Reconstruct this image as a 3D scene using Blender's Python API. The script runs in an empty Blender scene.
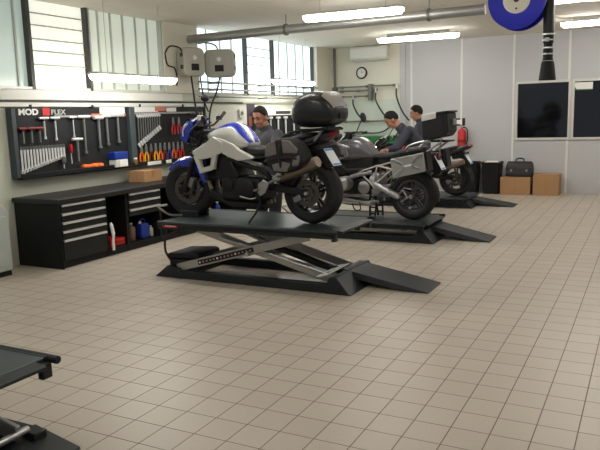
import bpy, bmesh, math, random
from mathutils import Vector, Matrix, Euler
random.seed(7)
PI = math.pi
V = Vector
COL = bpy.context.scene.collection

# ------------------------------------------------------------------ materials
def lin(c):
    return tuple(((x/255)/12.92 if x/255 <= .04045 else ((x/255+.055)/1.055)**2.4) for x in c)
MATS = {}
def mat(name, rgb, rough=.5, metal=0., var=.06, scale=14., bump=0., emit=0., coat=0., spec=.5, trans=0.):
    """Procedural surface: a noise modulates the colour a little and, if asked, the bump."""
    if name in MATS: return MATS[name]
    m = bpy.data.materials.new(name); m.use_nodes = True
    nt = m.node_tree; b = nt.nodes['Principled BSDF']
    col = lin(rgb)
    b.inputs['Roughness'].default_value = rough
    b.inputs['Metallic'].default_value = metal
    b.inputs['Specular IOR Level'].default_value = spec
    b.inputs['Coat Weight'].default_value = coat
    b.inputs['Transmission Weight'].default_value = trans
    tc = nt.nodes.new('ShaderNodeTexCoord')
    nz = nt.nodes.new('ShaderNodeTexNoise'); nz.inputs['Scale'].default_value = scale; nz.inputs['Detail'].default_value = 3
    nt.links.new(tc.outputs['Object'], nz.inputs['Vector'])
    rp = nt.nodes.new('ShaderNodeMix'); rp.data_type = 'RGBA'
    rp.inputs[6].default_value = tuple(x*(1-var) for x in col)+(1,)
    rp.inputs[7].default_value = tuple(min(1, x*(1+var)) for x in col)+(1,)
    nt.links.new(nz.outputs['Fac'], rp.inputs[0])
    nt.links.new(rp.outputs[2], b.inputs['Base Color'])
    if emit:
        b.inputs['Emission Color'].default_value = col+(1,)
        b.inputs['Emission Strength'].default_value = emit
    if bump:
        bp = nt.nodes.new('ShaderNodeBump'); bp.inputs['Strength'].default_value = bump; bp.inputs['Distance'].default_value = .01
        nt.links.new(nz.outputs['Fac'], bp.inputs['Height']); nt.links.new(bp.outputs['Normal'], b.inputs['Normal'])
    MATS[name] = m
    return m

# ------------------------------------------------------------------ mesh builder
def frame_of(d):
    d = V(d).normalized()
    a = V((0, 0, 1)) if abs(d.z) < .95 else V((1, 0, 0))
    u = d.cross(a).normalized(); w = d.cross(u).normalized()
    return u, w
class MB:
    def __init__(s): s.v = []; s.f = []; s.mi = []
    def add(s, vs, fs, mi=0):
        o = len(s.v); s.v += [tuple(p) for p in vs]; s.f += [[i+o for i in f] for f in fs]
        s.mi += mi if isinstance(mi, list) else [mi]*len(fs)
        return s
    def box(s, c, d, rot=None, mi=0):
        c = V(c); R = Euler(rot).to_matrix() if rot else Matrix.Identity(3)
        vs = [c+R @ V((x*d[0]/2, y*d[1]/2, z*d[2]/2)) for x in (-1, 1) for y in (-1, 1) for z in (-1, 1)]
        return s.add(vs, [(0,1,3,2),(4,6,7,5),(0,4,5,1),(2,3,7,6),(0,2,6,4),(1,5,7,3)], mi)
    def bx(s, x0, x1, y0, y1, z0, z1, mi=0):
        return s.box(((x0+x1)/2, (y0+y1)/2, (z0+z1)/2), (abs(x1-x0), abs(y1-y0), abs(z1-z0)), None, mi)
    def bar(s, p0, p1, w, h, up=(0, 0, 1), mi=0):
        """box from p0 to p1: width w sideways, height h towards up"""
        p0, p1 = V(p0), V(p1); d = (p1-p0).normalized(); sd = d.cross(V(up))
        if sd.length < 1e-4: sd = d.cross(V((0, 1, 0)))
        sd.normalize(); u = sd.cross(d).normalized()
        vs = [p+sd*(a*w/2)+u*(b*h/2) for p in (p0, p1) for a in (-1, 1) for b in (-1, 1)]
        return s.add(vs, [(0,1,3,2),(4,6,7,5),(0,4,5,1),(2,3,7,6),(0,2,6,4),(1,5,7,3)], mi)
    def loft(s, rings, cap=True, closed=False, mi=0):
        n = len(rings[0]); vs = [p for r in rings for p in r]; fs = []; m = []
        L = len(rings)
        for i in range(L if closed else L-1):
            a, b = i*n, ((i+1) % L)*n
            for k in range(n):
                k2 = (k+1) % n
                fs.append((a+k, a+k2, b+k2, b+k)); m.append(mi[k] if isinstance(mi, list) else mi)
        if cap and not closed:
            q = 0 if isinstance(mi, list) else mi
            fs.append(tuple(range(n))[::-1]); m.append(q)
            fs.append(tuple((L-1)*n+k for k in range(n))); m.append(q)
        return s.add(vs, fs, m)
    def tube(s, pts, r, n=10, closed=False, cap=True, mi=0):
        pts = [V(p) for p in pts]; L = len(pts)
        rs = r if isinstance(r, (list, tuple)) else [r]*L
        rings = []; u = None
        for i, p in enumerate(pts):
            if closed: d = pts[(i+1) % L]-pts[i-1]
            else: d = pts[min(i+1, L-1)]-pts[max(i-1, 0)]
            d.normalize()
            if u is None: u, _ = frame_of(d)
            else:
                u = u-d*u.dot(d)
                if u.length < 1e-6: u, _ = frame_of(d)
                u.normalize()
            w = d.cross(u)
            rings.append([p+u*(rs[i]*math.cos(2*PI*k/n))+w*(rs[i]*math.sin(2*PI*k/n)) for k in range(n)])
        return s.loft(rings, cap, closed, mi)
    def cyl(s, p0, p1, r0, r1=None, n=16, mi=0):
        return s.tube([p0, p1], [r0, r0 if r1 is None else r1], n, mi=mi)
    def lathe(s, prof, c, axis=(0, 0, 1), n=32, cap=True, mi=0, closed=False):
        """prof: (radius, offset along axis) pairs"""
        c = V(c); a = V(axis).normalized(); u, w = frame_of(a)
        rings = [[c+a*h+u*(r*math.cos(2*PI*k/n))+w*(r*math.sin(2*PI*k/n)) for k in range(n)] for r, h in prof]
        return s.loft(rings, cap, closed, mi)
    def ell(s, c, r, n=16, m=10, rot=None, mi=0):
        c = V(c); R = Euler(rot).to_matrix() if rot else Matrix.Identity(3)
        rings = []
        for i in range(1, m):
            t = PI*i/m
            rings.append([c+R @ V((r[0]*math.sin(t)*math.cos(2*PI*k/n), r[1]*math.sin(t)*math.sin(2*PI*k/n), -r[2]*math.cos(t))) for k in range(n)])
        s.loft(rings, False, mi=mi)
        o = len(s.v); b = o-(m-1)*n
        s.v += [tuple(c+R @ V((0, 0, -r[2]))), tuple(c+R @ V((0, 0, r[2])))]
        for k in range(n):
            s.f.append([o, b+(k+1) % n, b+k]); s.mi.append(mi)
            s.f.append([o+1, b+(m-2)*n+k, b+(m-2)*n+(k+1) % n]); s.mi.append(mi)
        return s
    def prism(s, poly, f0, f1, mi=0):
        """poly: 2D points; f0/f1 map (a,b) to a 3D point of the two faces"""
        n = len(poly)
        vs = [f0(a, b) for a, b in poly]+[f1(a, b) for a, b in poly]
        fs = [tuple(range(n))[::-1], tuple(range(n, 2*n))]+[(k, (k+1) % n, n+(k+1) % n, n+k) for k in range(n)]
        return s.add(vs, fs, mi)
    def plate(s, poly, y0, y1, mi=0):       # polygon in x,z; extruded along y
        return s.prism(poly, lambda a, b: (a, y0, b), lambda a, b: (a, y1, b), mi)
    def build(s, name, m, parent=None, bev=0., sub=0, smooth=True, seg=2, ang=35):
        me = bpy.data.meshes.new(name)
        bm = bmesh.new()
        vv = [bm.verts.new(p) for p in s.v]; bm.verts.ensure_lookup_table()
        for f, k in zip(s.f, s.mi):
            try:
                q = bm.faces.new([vv[i] for i in f]); q.material_index = k
            except ValueError: pass
        bmesh.ops.remove_doubles(bm, verts=bm.verts, dist=1e-6)
        bmesh.ops.recalc_face_normals(bm, faces=bm.faces)
        for e in bm.edges:
            if len(e.link_faces) == 2 and e.calc_face_angle(0) > math.radians(ang): e.smooth = False
        for f in bm.faces: f.smooth = smooth
        bm.to_mesh(me); bm.free()
        for x in (m if isinstance(m, (list, tuple)) else [m]): me.materials.append(x)
        o = bpy.data.objects.new(name, me); COL.objects.link(o)
        if parent is not None: o.parent = parent
        if bev:
            b = o.modifiers.new('b', 'BEVEL'); b.width = bev; b.segments = seg; b.limit_method = 'ANGLE'; b.angle_limit = math.radians(ang)
            b.harden_normals = False
        if sub:
            b = o.modifiers.new('s', 'SUBSURF'); b.levels = sub; b.render_levels = sub
        return o
def bez(pts, n=8):
    """smooth curve through points (Catmull-Rom)"""
    p = [V(q) for q in pts]; p = [p[0]*2-p[1]]+p+[p[-1]*2-p[-2]]; out = []
    for i in range(1, len(p)-2):
        for k in range(n):
            t = k/n; a, b, c, d = p[i-1:i+3]
            out.append(.5*((2*b)+(c-a)*t+(2*a-5*b+4*c-d)*t*t+(3*b-a-3*c+d)*t**3))
    out.append(p[-2]); return out
def rrect(w, h, r, n=4, cx=0, cy=0):
    out = []
    for (sx, sy, a0) in ((1, 1, 0), (-1, 1, 90), (-1, -1, 180), (1, -1, 270)):
        for k in range(n+1):
            a = math.radians(a0+90*k/n)
            out.append((cx+sx*(w/2-r)+r*math.cos(a), cy+sy*(h/2-r)+r*math.sin(a)))
    return out
def superring(x, zc, hh, hw, e=2.6, n=24, y0=0):
    out = []
    for k in range(n):
        t = 2*PI*k/n; c, q = math.cos(t), math.sin(t)
        out.append(V((x, y0+hw*math.copysign(abs(c)**(2/e), c), zc+hh*math.copysign(abs(q)**(2/e), q))))
    return out

# ------------------------------------------------------------------ scene tree
def tag(o, label, cat, group=None, kind=None):
    if label: o['label'] = label
    if cat: o['category'] = cat
    if group: o['group'] = group
    if kind: o['kind'] = kind
    return o
def thing(name, label, cat, loc=(0, 0, 0), rz=0., group=None):
    o = bpy.data.objects.new(name, None); COL.objects.link(o); o.empty_display_size = .1
    o.location = loc; o.rotation_euler = (0, 0, rz)
    return tag(o, label, cat, group)
def struct(o):
    o['kind'] = 'structure'; return o
def kids(o): return [c for c in bpy.data.objects if c.parent is o]
def copy_tree(o, loc, rz=None, label=None, parent=None):
    c = o.copy(); COL.objects.link(c); c.parent = parent
    if parent is None:
        c.location = loc
        if rz is not None: c.rotation_euler = (0, 0, rz)
        if label: c['label'] = label
    for k in kids(o): copy_tree(k, None, parent=c)
    return c
def text_mesh(txt, size, f, depth=.002, bold=0.):
    """built-in font turned into a mesh; f maps a flat point (x, y, z) to 3D"""
    cu = bpy.data.curves.new('t', 'FONT'); cu.body = txt; cu.size = size; cu.extrude = depth; cu.resolution_u = 3; cu.offset = bold
    o = bpy.data.objects.new('t', cu); COL.objects.link(o)
    dg = bpy.context.evaluated_depsgraph_get(); dg.update()
    me = o.evaluated_get(dg).to_mesh()
    mb = MB(); mb.add([f(*v.co) for v in me.vertices], [tuple(p.vertices) for p in me.polygons])
    o.evaluated_get(dg).to_mesh_clear()
    bpy.data.objects.remove(o); bpy.data.curves.remove(cu)
    return mb
EXPOSURE = 0.0
LAMP = 30.0
WIN = 1.3
# ------------------------------------------------------------------ camera
cam = bpy.data.cameras.new('camera'); co = bpy.data.objects.new('camera', cam); COL.objects.link(co)
yaw, pit, rol = math.radians(27.63), math.radians(9.148), math.radians(-1.682)
fw = V((-math.sin(yaw)*math.cos(pit), math.cos(yaw)*math.cos(pit), -math.sin(pit)))
rt = V((math.cos(yaw), math.sin(yaw), 0)); up = rt.cross(fw)
r2 = rt*math.cos(rol)+up*math.sin(rol); u2 = -rt*math.sin(rol)+up*math.cos(rol)
co.matrix_world = Matrix(((r2.x, u2.x, -fw.x, 0), (r2.y, u2.y, -fw.y, 0), (r2.z, u2.z, -fw.z, 1.63), (0, 0, 0, 1)))
cam.sensor_width = 36; cam.lens = 673.17*36/600; cam.clip_start = .05; cam.clip_end = 200
sc = bpy.context.scene; sc.camera = co
sc.view_settings.view_transform = 'Standard'; sc.view_settings.look = 'None'; sc.view_settings.gamma = 1
sc.view_settings.use_curve_mapping = False
sc.view_settings.exposure = EXPOSURE if 'EXPOSURE' in globals() else 0.0

# ------------------------------------------------------------------ materials of the room
def floor_mat():
    m = bpy.data.materials.new('floor_tiles'); m.use_nodes = True; nt = m.node_tree; b = nt.nodes['Principled BSDF']
    tc = nt.nodes.new('ShaderNodeTexCoord'); mp = nt.nodes.new('ShaderNodeMapping'); mp.inputs['Location'].default_value = (.063+20, -.0005+20.55, 0)
    br = nt.nodes.new('ShaderNodeTexBrick'); br.offset = 0; br.squash = 1
    br.inputs['Scale'].default_value = 1; br.inputs['Brick Width'].default_value = .2; br.inputs['Row Height'].default_value = .2055
    br.inputs['Mortar Size'].default_value = .0034; br.inputs['Mortar Smooth'].default_value = .25; br.inputs['Bias'].default_value = 0
    br.inputs['Color1'].default_value = lin((186, 176, 162))+(1,); br.inputs['Color2'].default_value = lin((181, 170, 157))+(1,)
    br.inputs['Mortar'].default_value = lin((118, 101, 91))+(1,)
    nt.links.new(tc.outputs['Object'], mp.inputs[0]); nt.links.new(mp.outputs[0], br.inputs['Vector'])
    nz = nt.nodes.new('ShaderNodeTexNoise'); nz.inputs['Scale'].default_value = 60; nz.inputs['Detail'].default_value = 4
    nt.links.new(tc.outputs['Object'], nz.inputs['Vector'])
    n2 = nt.nodes.new('ShaderNodeTexNoise'); n2.inputs['Scale'].default_value = 1.1; n2.inputs['Detail'].default_value = 2
    nt.links.new(tc.outputs['Object'], n2.inputs['Vector'])
    ad = nt.nodes.new('ShaderNodeMath'); ad.operation = 'ADD'; nt.links.new(nz.outputs['Fac'], ad.inputs[0]); nt.links.new(n2.outputs['Fac'], ad.inputs[1])
    mr = nt.nodes.new('ShaderNodeMapRange'); mr.inputs['From Max'].default_value = 2; mr.inputs['To Min'].default_value = .9; mr.inputs['To Max'].default_value = 1.1
    nt.links.new(ad.outputs[0], mr.inputs['Value'])
    mx = nt.nodes.new('ShaderNodeMix'); mx.data_type = 'RGBA'; mx.blend_type = 'MULTIPLY'; mx.inputs[0].default_value = 1
    cb = nt.nodes.new('ShaderNodeCombineColor')
    for i in range(3): nt.links.new(mr.outputs[0], cb.inputs[i])
    nt.links.new(br.outputs['Color'], mx.inputs[6]); nt.links.new(cb.outputs[0], mx.inputs[7])
    nt.links.new(mx.outputs[2], b.inputs['Base Color'])
    rr = nt.nodes.new('ShaderNodeMapRange'); rr.inputs['To Min'].default_value = .38; rr.inputs['To Max'].default_value = .75
    nt.links.new(br.outputs['Fac'], rr.inputs['Value']); nt.links.new(rr.outputs[0], b.inputs['Roughness'])
    bp = nt.nodes.new('ShaderNodeBump'); bp.invert = True; bp.inputs['Strength'].default_value = .35; bp.inputs['Distance'].default_value = .002
    nt.links.new(br.outputs['Fac'], bp.inputs['Height']); nt.links.new(bp.outputs[0], b.inputs['Normal'])
    return m
def panel_mat(name, c1, line, w, h, axis, loc=(0, 0, 0), mortar=.012, rough=.7):
    """flat panels with joint lines; axis picks which two object axes the joints follow"""
    m = bpy.data.materials.new(name); m.use_nodes = True; nt = m.node_tree; b = nt.nodes['Principled BSDF']
    tc = nt.nodes.new('ShaderNodeTexCoord'); sp = nt.nodes.new('ShaderNodeSeparateXYZ'); cb = nt.nodes.new('ShaderNodeCombineXYZ')
    nt.links.new(tc.outputs['Object'], sp.inputs[0])
    nt.links.new(sp.outputs['XYZ'.index(axis[0])], cb.inputs[0]); nt.links.new(sp.outputs['XYZ'.index(axis[1])], cb.inputs[1])
    mp = nt.nodes.new('ShaderNodeMapping'); mp.inputs['Location'].default_value = loc; nt.links.new(cb.outputs[0], mp.inputs[0])
    br = nt.nodes.new('ShaderNodeTexBrick'); br.offset = 0
    br.inputs['Scale'].default_value = 1; br.inputs['Brick Width'].default_value = w; br.inputs['Row Height'].default_value = h
    br.inputs['Mortar Size'].default_value = mortar; br.inputs['Mortar Smooth'].default_value = .3
    c2 = tuple(x*.985 for x in c1)
    br.inputs['Color1'].default_value = lin(c1)+(1,); br.inputs['Color2'].default_value = lin(c2)+(1,); br.inputs['Mortar'].default_value = lin(line)+(1,)
    nt.links.new(mp.outputs[0], br.inputs['Vector'])
    nt.links.new(br.outputs['Color'], b.inputs['Base Color']); b.inputs['Roughness'].default_value = rough
    return m

M_floor = floor_mat()
M_ceil = panel_mat('ceiling_panels', (234, 228, 217), (214, 208, 197), 1.2, 2.4, 'XY', (.25, .1, 0), .008, .85)
M_white = mat('white_wall_paint', (222, 219, 204), .75, var=.02, scale=3)
M_lwall = mat('left_wall_paint', (205, 208, 192), .7, var=.03, scale=2)
M_grey = mat('grey_partition_laminate', (186, 185, 187), .6, var=.015, scale=2)
M_seam = mat('pale_joint_strip', (222, 219, 214), .5, var=.01)
M_frame = mat('pale_aluminium_frame', (206, 203, 198), .45, .2, var=.02)
M_dark = mat('dark_mullion', (62, 60, 58), .5, var=.05)
M_glass = mat('dark_window_glass', (14, 14, 17), .06, spec=.6, var=.1, scale=2)
M_blk = mat('black_powder_coat', (23, 24, 25), .45, spec=.35, var=.12, scale=30)
M_blk2 = mat('black_matt_plastic', (22, 22, 24), .6, spec=.35, var=.1)
M_silver = mat('silver_metal', (200, 200, 202), .28, .9, var=.05, scale=30)
M_alu = mat('brushed_aluminium', (176, 176, 176), .38, .85, var=.06, scale=40)
M_galv = mat('galvanised_steel', (170, 170, 168), .42, .75, var=.1, scale=9)
M_plastw = mat('white_plastic', (226, 225, 218), .4, var=.02)
M_tube = mat('lamp_diffuser', (255, 252, 244), .5, var=.0, emit=LAMP if 'LAMP' in globals() else 16.)
M_greyp = mat('grey_lamp_housing', (196, 194, 188), .5, var=.03)

WX, BY, CZ = -6.55, 14.0, 3.09         # left wall, back wall, ceiling
struct(MB().bx(WX-.2, 4.2, -3, BY+.2, -.1, 0).build('floor', M_floor, smooth=False))
struct(MB().bx(WX-.2, 4.2, -3, BY+.2, CZ, CZ+.12).build('ceiling', M_ceil, smooth=False))
# left wall: solid below the window band, pillars between the bands
SILL = 2.04
lw = MB().bx(WX-.2, WX, -3, BY, 0, SILL).bx(WX-.2, WX, -3, -.6, SILL, CZ)
struct(lw.build('wall_left', M_lwall, smooth=False))
struct(MB().bx(WX-.2, WX+.05, 8.23, 9.08, SILL, CZ).build('wall_pillar', M_white, smooth=False))
struct(MB().bx(WX-.2, WX+.10, 13.32, BY, 0, CZ).build('wall_corner', M_white, smooth=False))
struct(MB().bx(4.0, 4.2, -3, BY, 0, CZ).build('wall_right', M_white, smooth=False))
# back wall: white bay on the left, grey partition with two windows on the right
PX = -4.69
struct(MB().bx(WX-.2, PX, BY, BY+.2, 0, CZ).build('wall_back', M_white, smooth=False))
W1, W2, WZ = (-2.385, -1.45), (-1.345, -.38), (1.085, 2.135)
pb = MB()
pb.bx(PX, W1[0], BY-.02, BY+.2, 0, CZ).bx(W1[0], 4, BY-.02, BY+.2, 0, WZ[0]).bx(W1[0], 4, BY-.02, BY+.2, WZ[1], CZ)
pb.bx(W1[1], W2[0], BY-.02, BY+.2, *WZ).bx(W2[1], 4, BY-.02, BY+.2, *WZ)
struct(pb.build('wall_partition', M_grey, smooth=False))
for k, x in enumerate((-4.56, -3.50, -2.47, -1.45, -.4, .63, 1.66, 2.7)):
    z = (WZ[1]+.05, CZ) if x in (-1.45, -.4) else (0, CZ)
    s = MB().bx(x-.02, x+.02, BY-.03, BY-.015, *z)
    if x in (-1.45, -.4): s.bx(x-.02, x+.02, BY-.03, BY-.015, 0, WZ[0]-.05)
    struct(s.build('trim_%d' % (k+1), M_seam, smooth=False))
struct(MB().bx(PX-.12, PX, BY-.05, BY+.05, 0, CZ).build('trim_9', M_grey, smooth=False))
def back_window(n, w):
    f = MB(); t = .045
    f.bx(w[0]-t, w[1]+t, BY-.05, BY+.06, WZ[1], WZ[1]+t).bx(w[0]-t, w[1]+t, BY-.05, BY+.06, WZ[0]-t, WZ[0])
    f.bx(w[0]-t, w[0], BY-.05, BY+.06, *WZ).bx(w[1], w[1]+t, BY-.05, BY+.06, *WZ)
    o = struct(f.build('window_%d' % n, M_frame, bev=.004, smooth=False))
    MB().bx(w[0], w[1], BY+.0, BY+.012, *WZ).build('pane', M_glass, o, smooth=False)
    return o
back_window(1, W1); back_window(2, W2)
# left window band: frames, translucent panes, ribs
def pane_mat(name, rgb, e, rough=.3):
    m = mat(name, rgb, rough, var=.05, scale=3, emit=e); return m
P_a = pane_mat('frosted_pane_green', (176, 192, 184), WIN*.36, .25)
P_b = pane_mat('frosted_pane_white', (214, 216, 205), WIN*.72, .25)
P_c = pane_mat('frosted_pane_grey', (184, 190, 178), WIN*.52, .25)
P_d = pane_mat('frosted_pane_sky', (205, 222, 226), WIN*1.45, .25)
M_rib = mat('grey_pane_rib', (186, 191, 184), .5, var=.04)
M_rib2 = mat('pale_pane_rib', (190, 192, 182), .5, var=.04)
def side_window(n, y0, y1, pane, vr=(), hr=(), dark=True, sill=SILL):
    f = MB(); d = .024
    f.bx(WX-.08, WX+.02, y0, y0+d, sill, CZ).bx(WX-.08, WX+.02, y1-d, y1, sill, CZ)
    o = struct(f.build('window_%d' % n, M_dark if dark else M_rib, smooth=False))
    MB().bx(WX-.07, WX-.055, y0+d, y1-d, sill+.02, CZ-.005).build('pane', pane, o, smooth=False)
    MB().bx(WX-.08, WX+.015, y0, y1, sill, sill+.03).build('window_sill', M_frame, o, smooth=False)
    if vr or hr:
        r = MB()
        for y in vr: r.bx(WX-.055, WX-.035, y-.012, y+.012, sill+.03, CZ-.005)
        for z in hr: r.bx(WX-.055, WX-.04, y0+d, y1-d, z-.008, z+.008)
        r.build('rib', M_rib if vr else M_rib2, o, smooth=False)
    return o
side_window(3, 3.2, 4.5, P_a, (3.6, 4.05)); side_window(4, 4.5, 5.79, P_a, (4.95, 5.63))
side_window(5, 5.79, 6.73, P_b, (), (2.34, 2.50, 2.64, 2.80, 2.94)); side_window(6, 6.75, 8.23, P_c, (6.98, 7.22, 7.46, 7.72, 7.97), dark=False)
side_window(7, 9.08, 10.60, P_d, (9.45, 9.85, 10.2)); side_window(8, 10.60, 11.58, P_d, (), (2.3, 2.45, 2.6, 2.75, 2.9))
side_window(9, 11.58, 13.32, P_d, (11.9, 12.25, 12.6, 12.95)); side_window(10, -.6, 3.2, P_a, (.3, 1.2, 2.1))
# cable trunking and wall pipes
struct(MB().bx(WX, WX+.06, 2.0, 8.6, 1.915, 2.03).bx(WX, WX+.045, 2.0, 9.4, 1.835, 1.885).build('trim_10', M_plastw, bev=.004, smooth=False))
struct(MB().bx(WX, WX+.03, 2.0, 10.4, 1.888, 1.912).build('trim_11', M_dark, smooth=False))
M_pipe = mat('dull_grey_pipe', (128, 128, 122), .45, .5, var=.06)
M_hose = mat('black_rubber_hose', (26, 26, 27), .5, var=.1)
M_brk = mat('grey_pipe_bracket', (110, 112, 106), .5, .3)
# air pipes along the left wall and round to the back wall
for z, lab in ((2.22, 'upper'), (2.11, 'middle'), (1.99, 'lower')):
    t = thing('air_pipe', '%s of the three thin grey pipes along the left wall under the windows' % lab, 'pipe', (WX+.16, 8.9, z), group='air pipes on the left wall')
    MB().cyl((0, 0, 0), (0, 4.3, 0), .014).build('pipe_run', M_pipe, t)
    for y in (.5, 2.1, 3.9): MB().bx(-.16, .02, y-.015, y+.015, -.02, .02).build('bracket', M_brk, t)
t = thing('conduit', 'grey vertical conduit in the corner left of the wall clock', 'pipe', (-6.32, BY-.05, 2.2))
MB().cyl((0, 0, .0), (0, 0, CZ-2.2), .028).build('pipe_run', M_brk, t); MB().bx(-.05, .05, -.05, .05, -.09, .05).build('junction_box', M_brk, t, bev=.006)
# back wall rails with hanging hoses
def rail(z, x0, x1, lab):
    t = thing('wall_rail', lab, 'pipe', (x0, BY-.12, z), group='rails on the white back wall')
    MB().cyl((0, 0, 0), (x1-x0, 0, 0), .016).build('pipe_run', M_pipe, t)
    for x in (.08, (x1-x0)*.5, x1-x0-.05): MB().bx(x-.02, x+.02, 0, .12, -.025, .025).build('bracket', M_brk, t)
    return t
rail(2.235, -6.22, -4.88, 'upper grey rail on the white back wall under the clock')
rail(2.15, -6.22, -5.3, 'middle grey rail on the white back wall under the clock')
rail(2.03, -6.22, -5.5, 'short lower grey rail on the white back wall')
rail(1.49, -6.15, -4.95, 'grey rail across the back wall above the green cabinet')
t = thing('rail_bracket', 'dark upright bracket holding the rails beside the clock', 'bracket', (-5.46, BY-.05, 2.06))
MB().bx(-.035, .035, -.1, .05, -.13, .22).build('plate', M_brk, t, bev=.005)
hs = ['left of the three black hoses hanging on the white back wall', 'middle of the three black hoses hanging on the white back wall', 'right of the three black hoses hanging on the white back wall, beside the grey partition']
for (x, z0, z1, dx), l in zip(((-5.86, 2.0, 1.5, .26), (-5.33, 2.13, 1.45, .38), (-4.86, 2.2, 1.48, .28)), hs):
    t = thing('air_hose', l, 'hose', (x, BY-.12, z0), group='hoses on the back wall')
    MB().tube(bez([(0, 0, 0), (.01, -.02, (z1-z0)*.3), (dx*.45, -.03, (z1-z0)*.7), (dx, -.02, z1-z0)], 8), .018, 8).build('hose_line', M_hose, t)
    MB().cyl((0, 0, .05), (0, 0, -.04), .022).build('coupling', M_silver, t)
t = thing('air_hose', 'looped black hose sagging under the lower rail beside the leaning mechanic', 'hose', (-5.55, BY-.1, 1.35), group='hoses on the back wall')
MB().tube(bez([(-.55, 0, -.1), (-.2, -.03, -.1), (.25, -.03, -.12), (.5, -.02, -.02), (.56, 0, .12)], 8), .014, 8).build('hose_line', M_hose, t)
struct(MB().bx(WX+.1, PX-.12, BY-.018, BY-.001, .0, 1.95).build('trim_12', mat('pale_green_splash_panel', (202, 211, 200), .35, var=.02), smooth=False))
t = thing('metal_cabinet', 'green metal cabinet low against the white back wall', 'cabinet', (-5.35, BY-.3, 0))
M_green = mat('green_painted_steel', (18, 104, 48), .45, var=.06)
MB().bx(-.8, .62, -.25, .25, .06, 1.17).build('body', M_green, t, bev=.012)
MB().bx(-.78, -.1, -.265, -.25, .1, 1.12).build('door', M_green, t, bev=.005); MB().bx(-.08, .6, -.265, -.25, .1, 1.12).build('door', M_green, t, bev=.005)
MB().bx(-.76, .58, -.22, .22, 0, .06).build('plinth', M_blk, t)
# clock, air conditioner
t = thing('wall_clock', 'round black-rimmed clock on the white back wall', 'clock', (-5.69, BY-.005, 2.53))
MB().lathe([(.1, 0), (.125, 0), (.13, .02), (.12, .035), (.1, .03)], (0, 0, 0), (0, -1, 0), 32, cap=False).build('rim', M_blk2, t)
MB().lathe([(.102, .004), (.102, .02)], (0, 0, 0), (0, -1, 0), 32).build('dial', M_plastw, t)
tk = MB()
for k in range(12):
    a = PI*k/6; tk.bar((.085*math.sin(a), -.022, .085*math.cos(a)), (.075*math.sin(a), -.022, .075*math.cos(a)), .008, .002, (0, 1, 0))
tk.build('hour_mark', M_blk2, t)
MB().bar((0, -.024, 0), (.05, -.024, .025), .007, .002, (0, 1, 0)).build('hand', M_blk2, t); MB().bar((0, -.026, 0), (-.015, -.026, .07), .005, .002, (0, 1, 0)).build('hand', M_blk2, t)
t = thing('air_conditioner', 'white split air conditioner high on the back wall', 'air conditioner', (-5.46, BY, 2.78))
prof = [(0, 0), (-.16, 0), (-.21, .05), (-.215, .24), (-.18, .29), (0, .29)]
MB().prism(prof, lambda a, b: (-.42, a, b), lambda a, b: (.42, a, b)).build('casing', mat('aircon_casing', (222, 220, 210), .45, var=.02), t, bev=.012)
MB().bx(-.38, .38, -.205, -.15, -.008, .02).build('louvre', M_greyp, t, bev=.003)
# fluorescent luminaires
def luminaire(x, y, z, rz, label, L=1.5, hung=0., group='fluorescent lamps'):
    t = thing('fluorescent_lamp', label, 'lamp', (x, y, z), rz, group)
    sec = [(.086, .0), (.075, .022), (.05, .03), (-.05, .03), (-.075, .022), (-.086, 0)]
    MB().prism(sec, lambda a, b: (-L/2, a, b), lambda a, b: (L/2, a, b)).build('housing', M_greyp, t, bev=.006)
    rings = []
    for xx, s in ((-L/2, .55), (-L/2+.03, .92), (-L/2+.06, 1), (L/2-.06, 1), (L/2-.03, .92), (L/2, .55)):
        rings.append([V((xx, .085*s*math.cos(PI+PI*k/10), .075*s*math.sin(PI+PI*k/10))) for k in range(11)]+[V((xx, .04*s, .0)), V((xx, -.04*s, .0))])
    MB().loft(rings).build('diffuser', M_tube, t)
    if not hung: MB().bx(-L*.38, L*.38, -.04, .04, .028, .076).build('ceiling_mount', M_greyp, t, bev=.004)
    if hung:
        for xx in (-L*.33, L*.33): MB().cyl((xx, 0, .028), (xx, 0, .075+hung), .004, n=6).build('wire', M_greyp, t)
    return t
lz = CZ-.076
luminaire(-3.38, 8.02, 2.89, .06, 'long fluorescent ceiling lamp left of the blue reel, above the white bike', 1.3, .12)
luminaire(-3.88, 12.25, lz, .06, 'fluorescent ceiling lamp further back before the clock wall')
luminaire(-.66, 12.15, lz, 0, 'fluorescent ceiling lamp before the dark office windows')
luminaire(-.47, 9.35, lz, 0, 'fluorescent ceiling lamp just right of the blue hose reel')
luminaire(-5.72, 6.66, 2.175, PI/2, 'fluorescent lamp hung on wires over the tool boards and bench', 1.5, CZ-2.25)
luminaire(-5.95, 11.3, 2.28, PI/2, 'fluorescent lamp hung on wires over the far tool board', 1.5, CZ-2.355)
for x, y, l in ((-3.8, 5.7, 'above the white bike, out of frame over the raised lift'), (-3.8, 2.4, 'over the empty near lift, out of frame'), (-.5, 4.2, 'over the open tiled floor, out of frame'), (2.3, 7.0, 'over the right side of the room, out of frame')):
    luminaire(x, y, lz, 0, 'added fluorescent ceiling lamp %s' % l)  # unseen lamps added to light the room, copies of the visible fixtures
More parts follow.
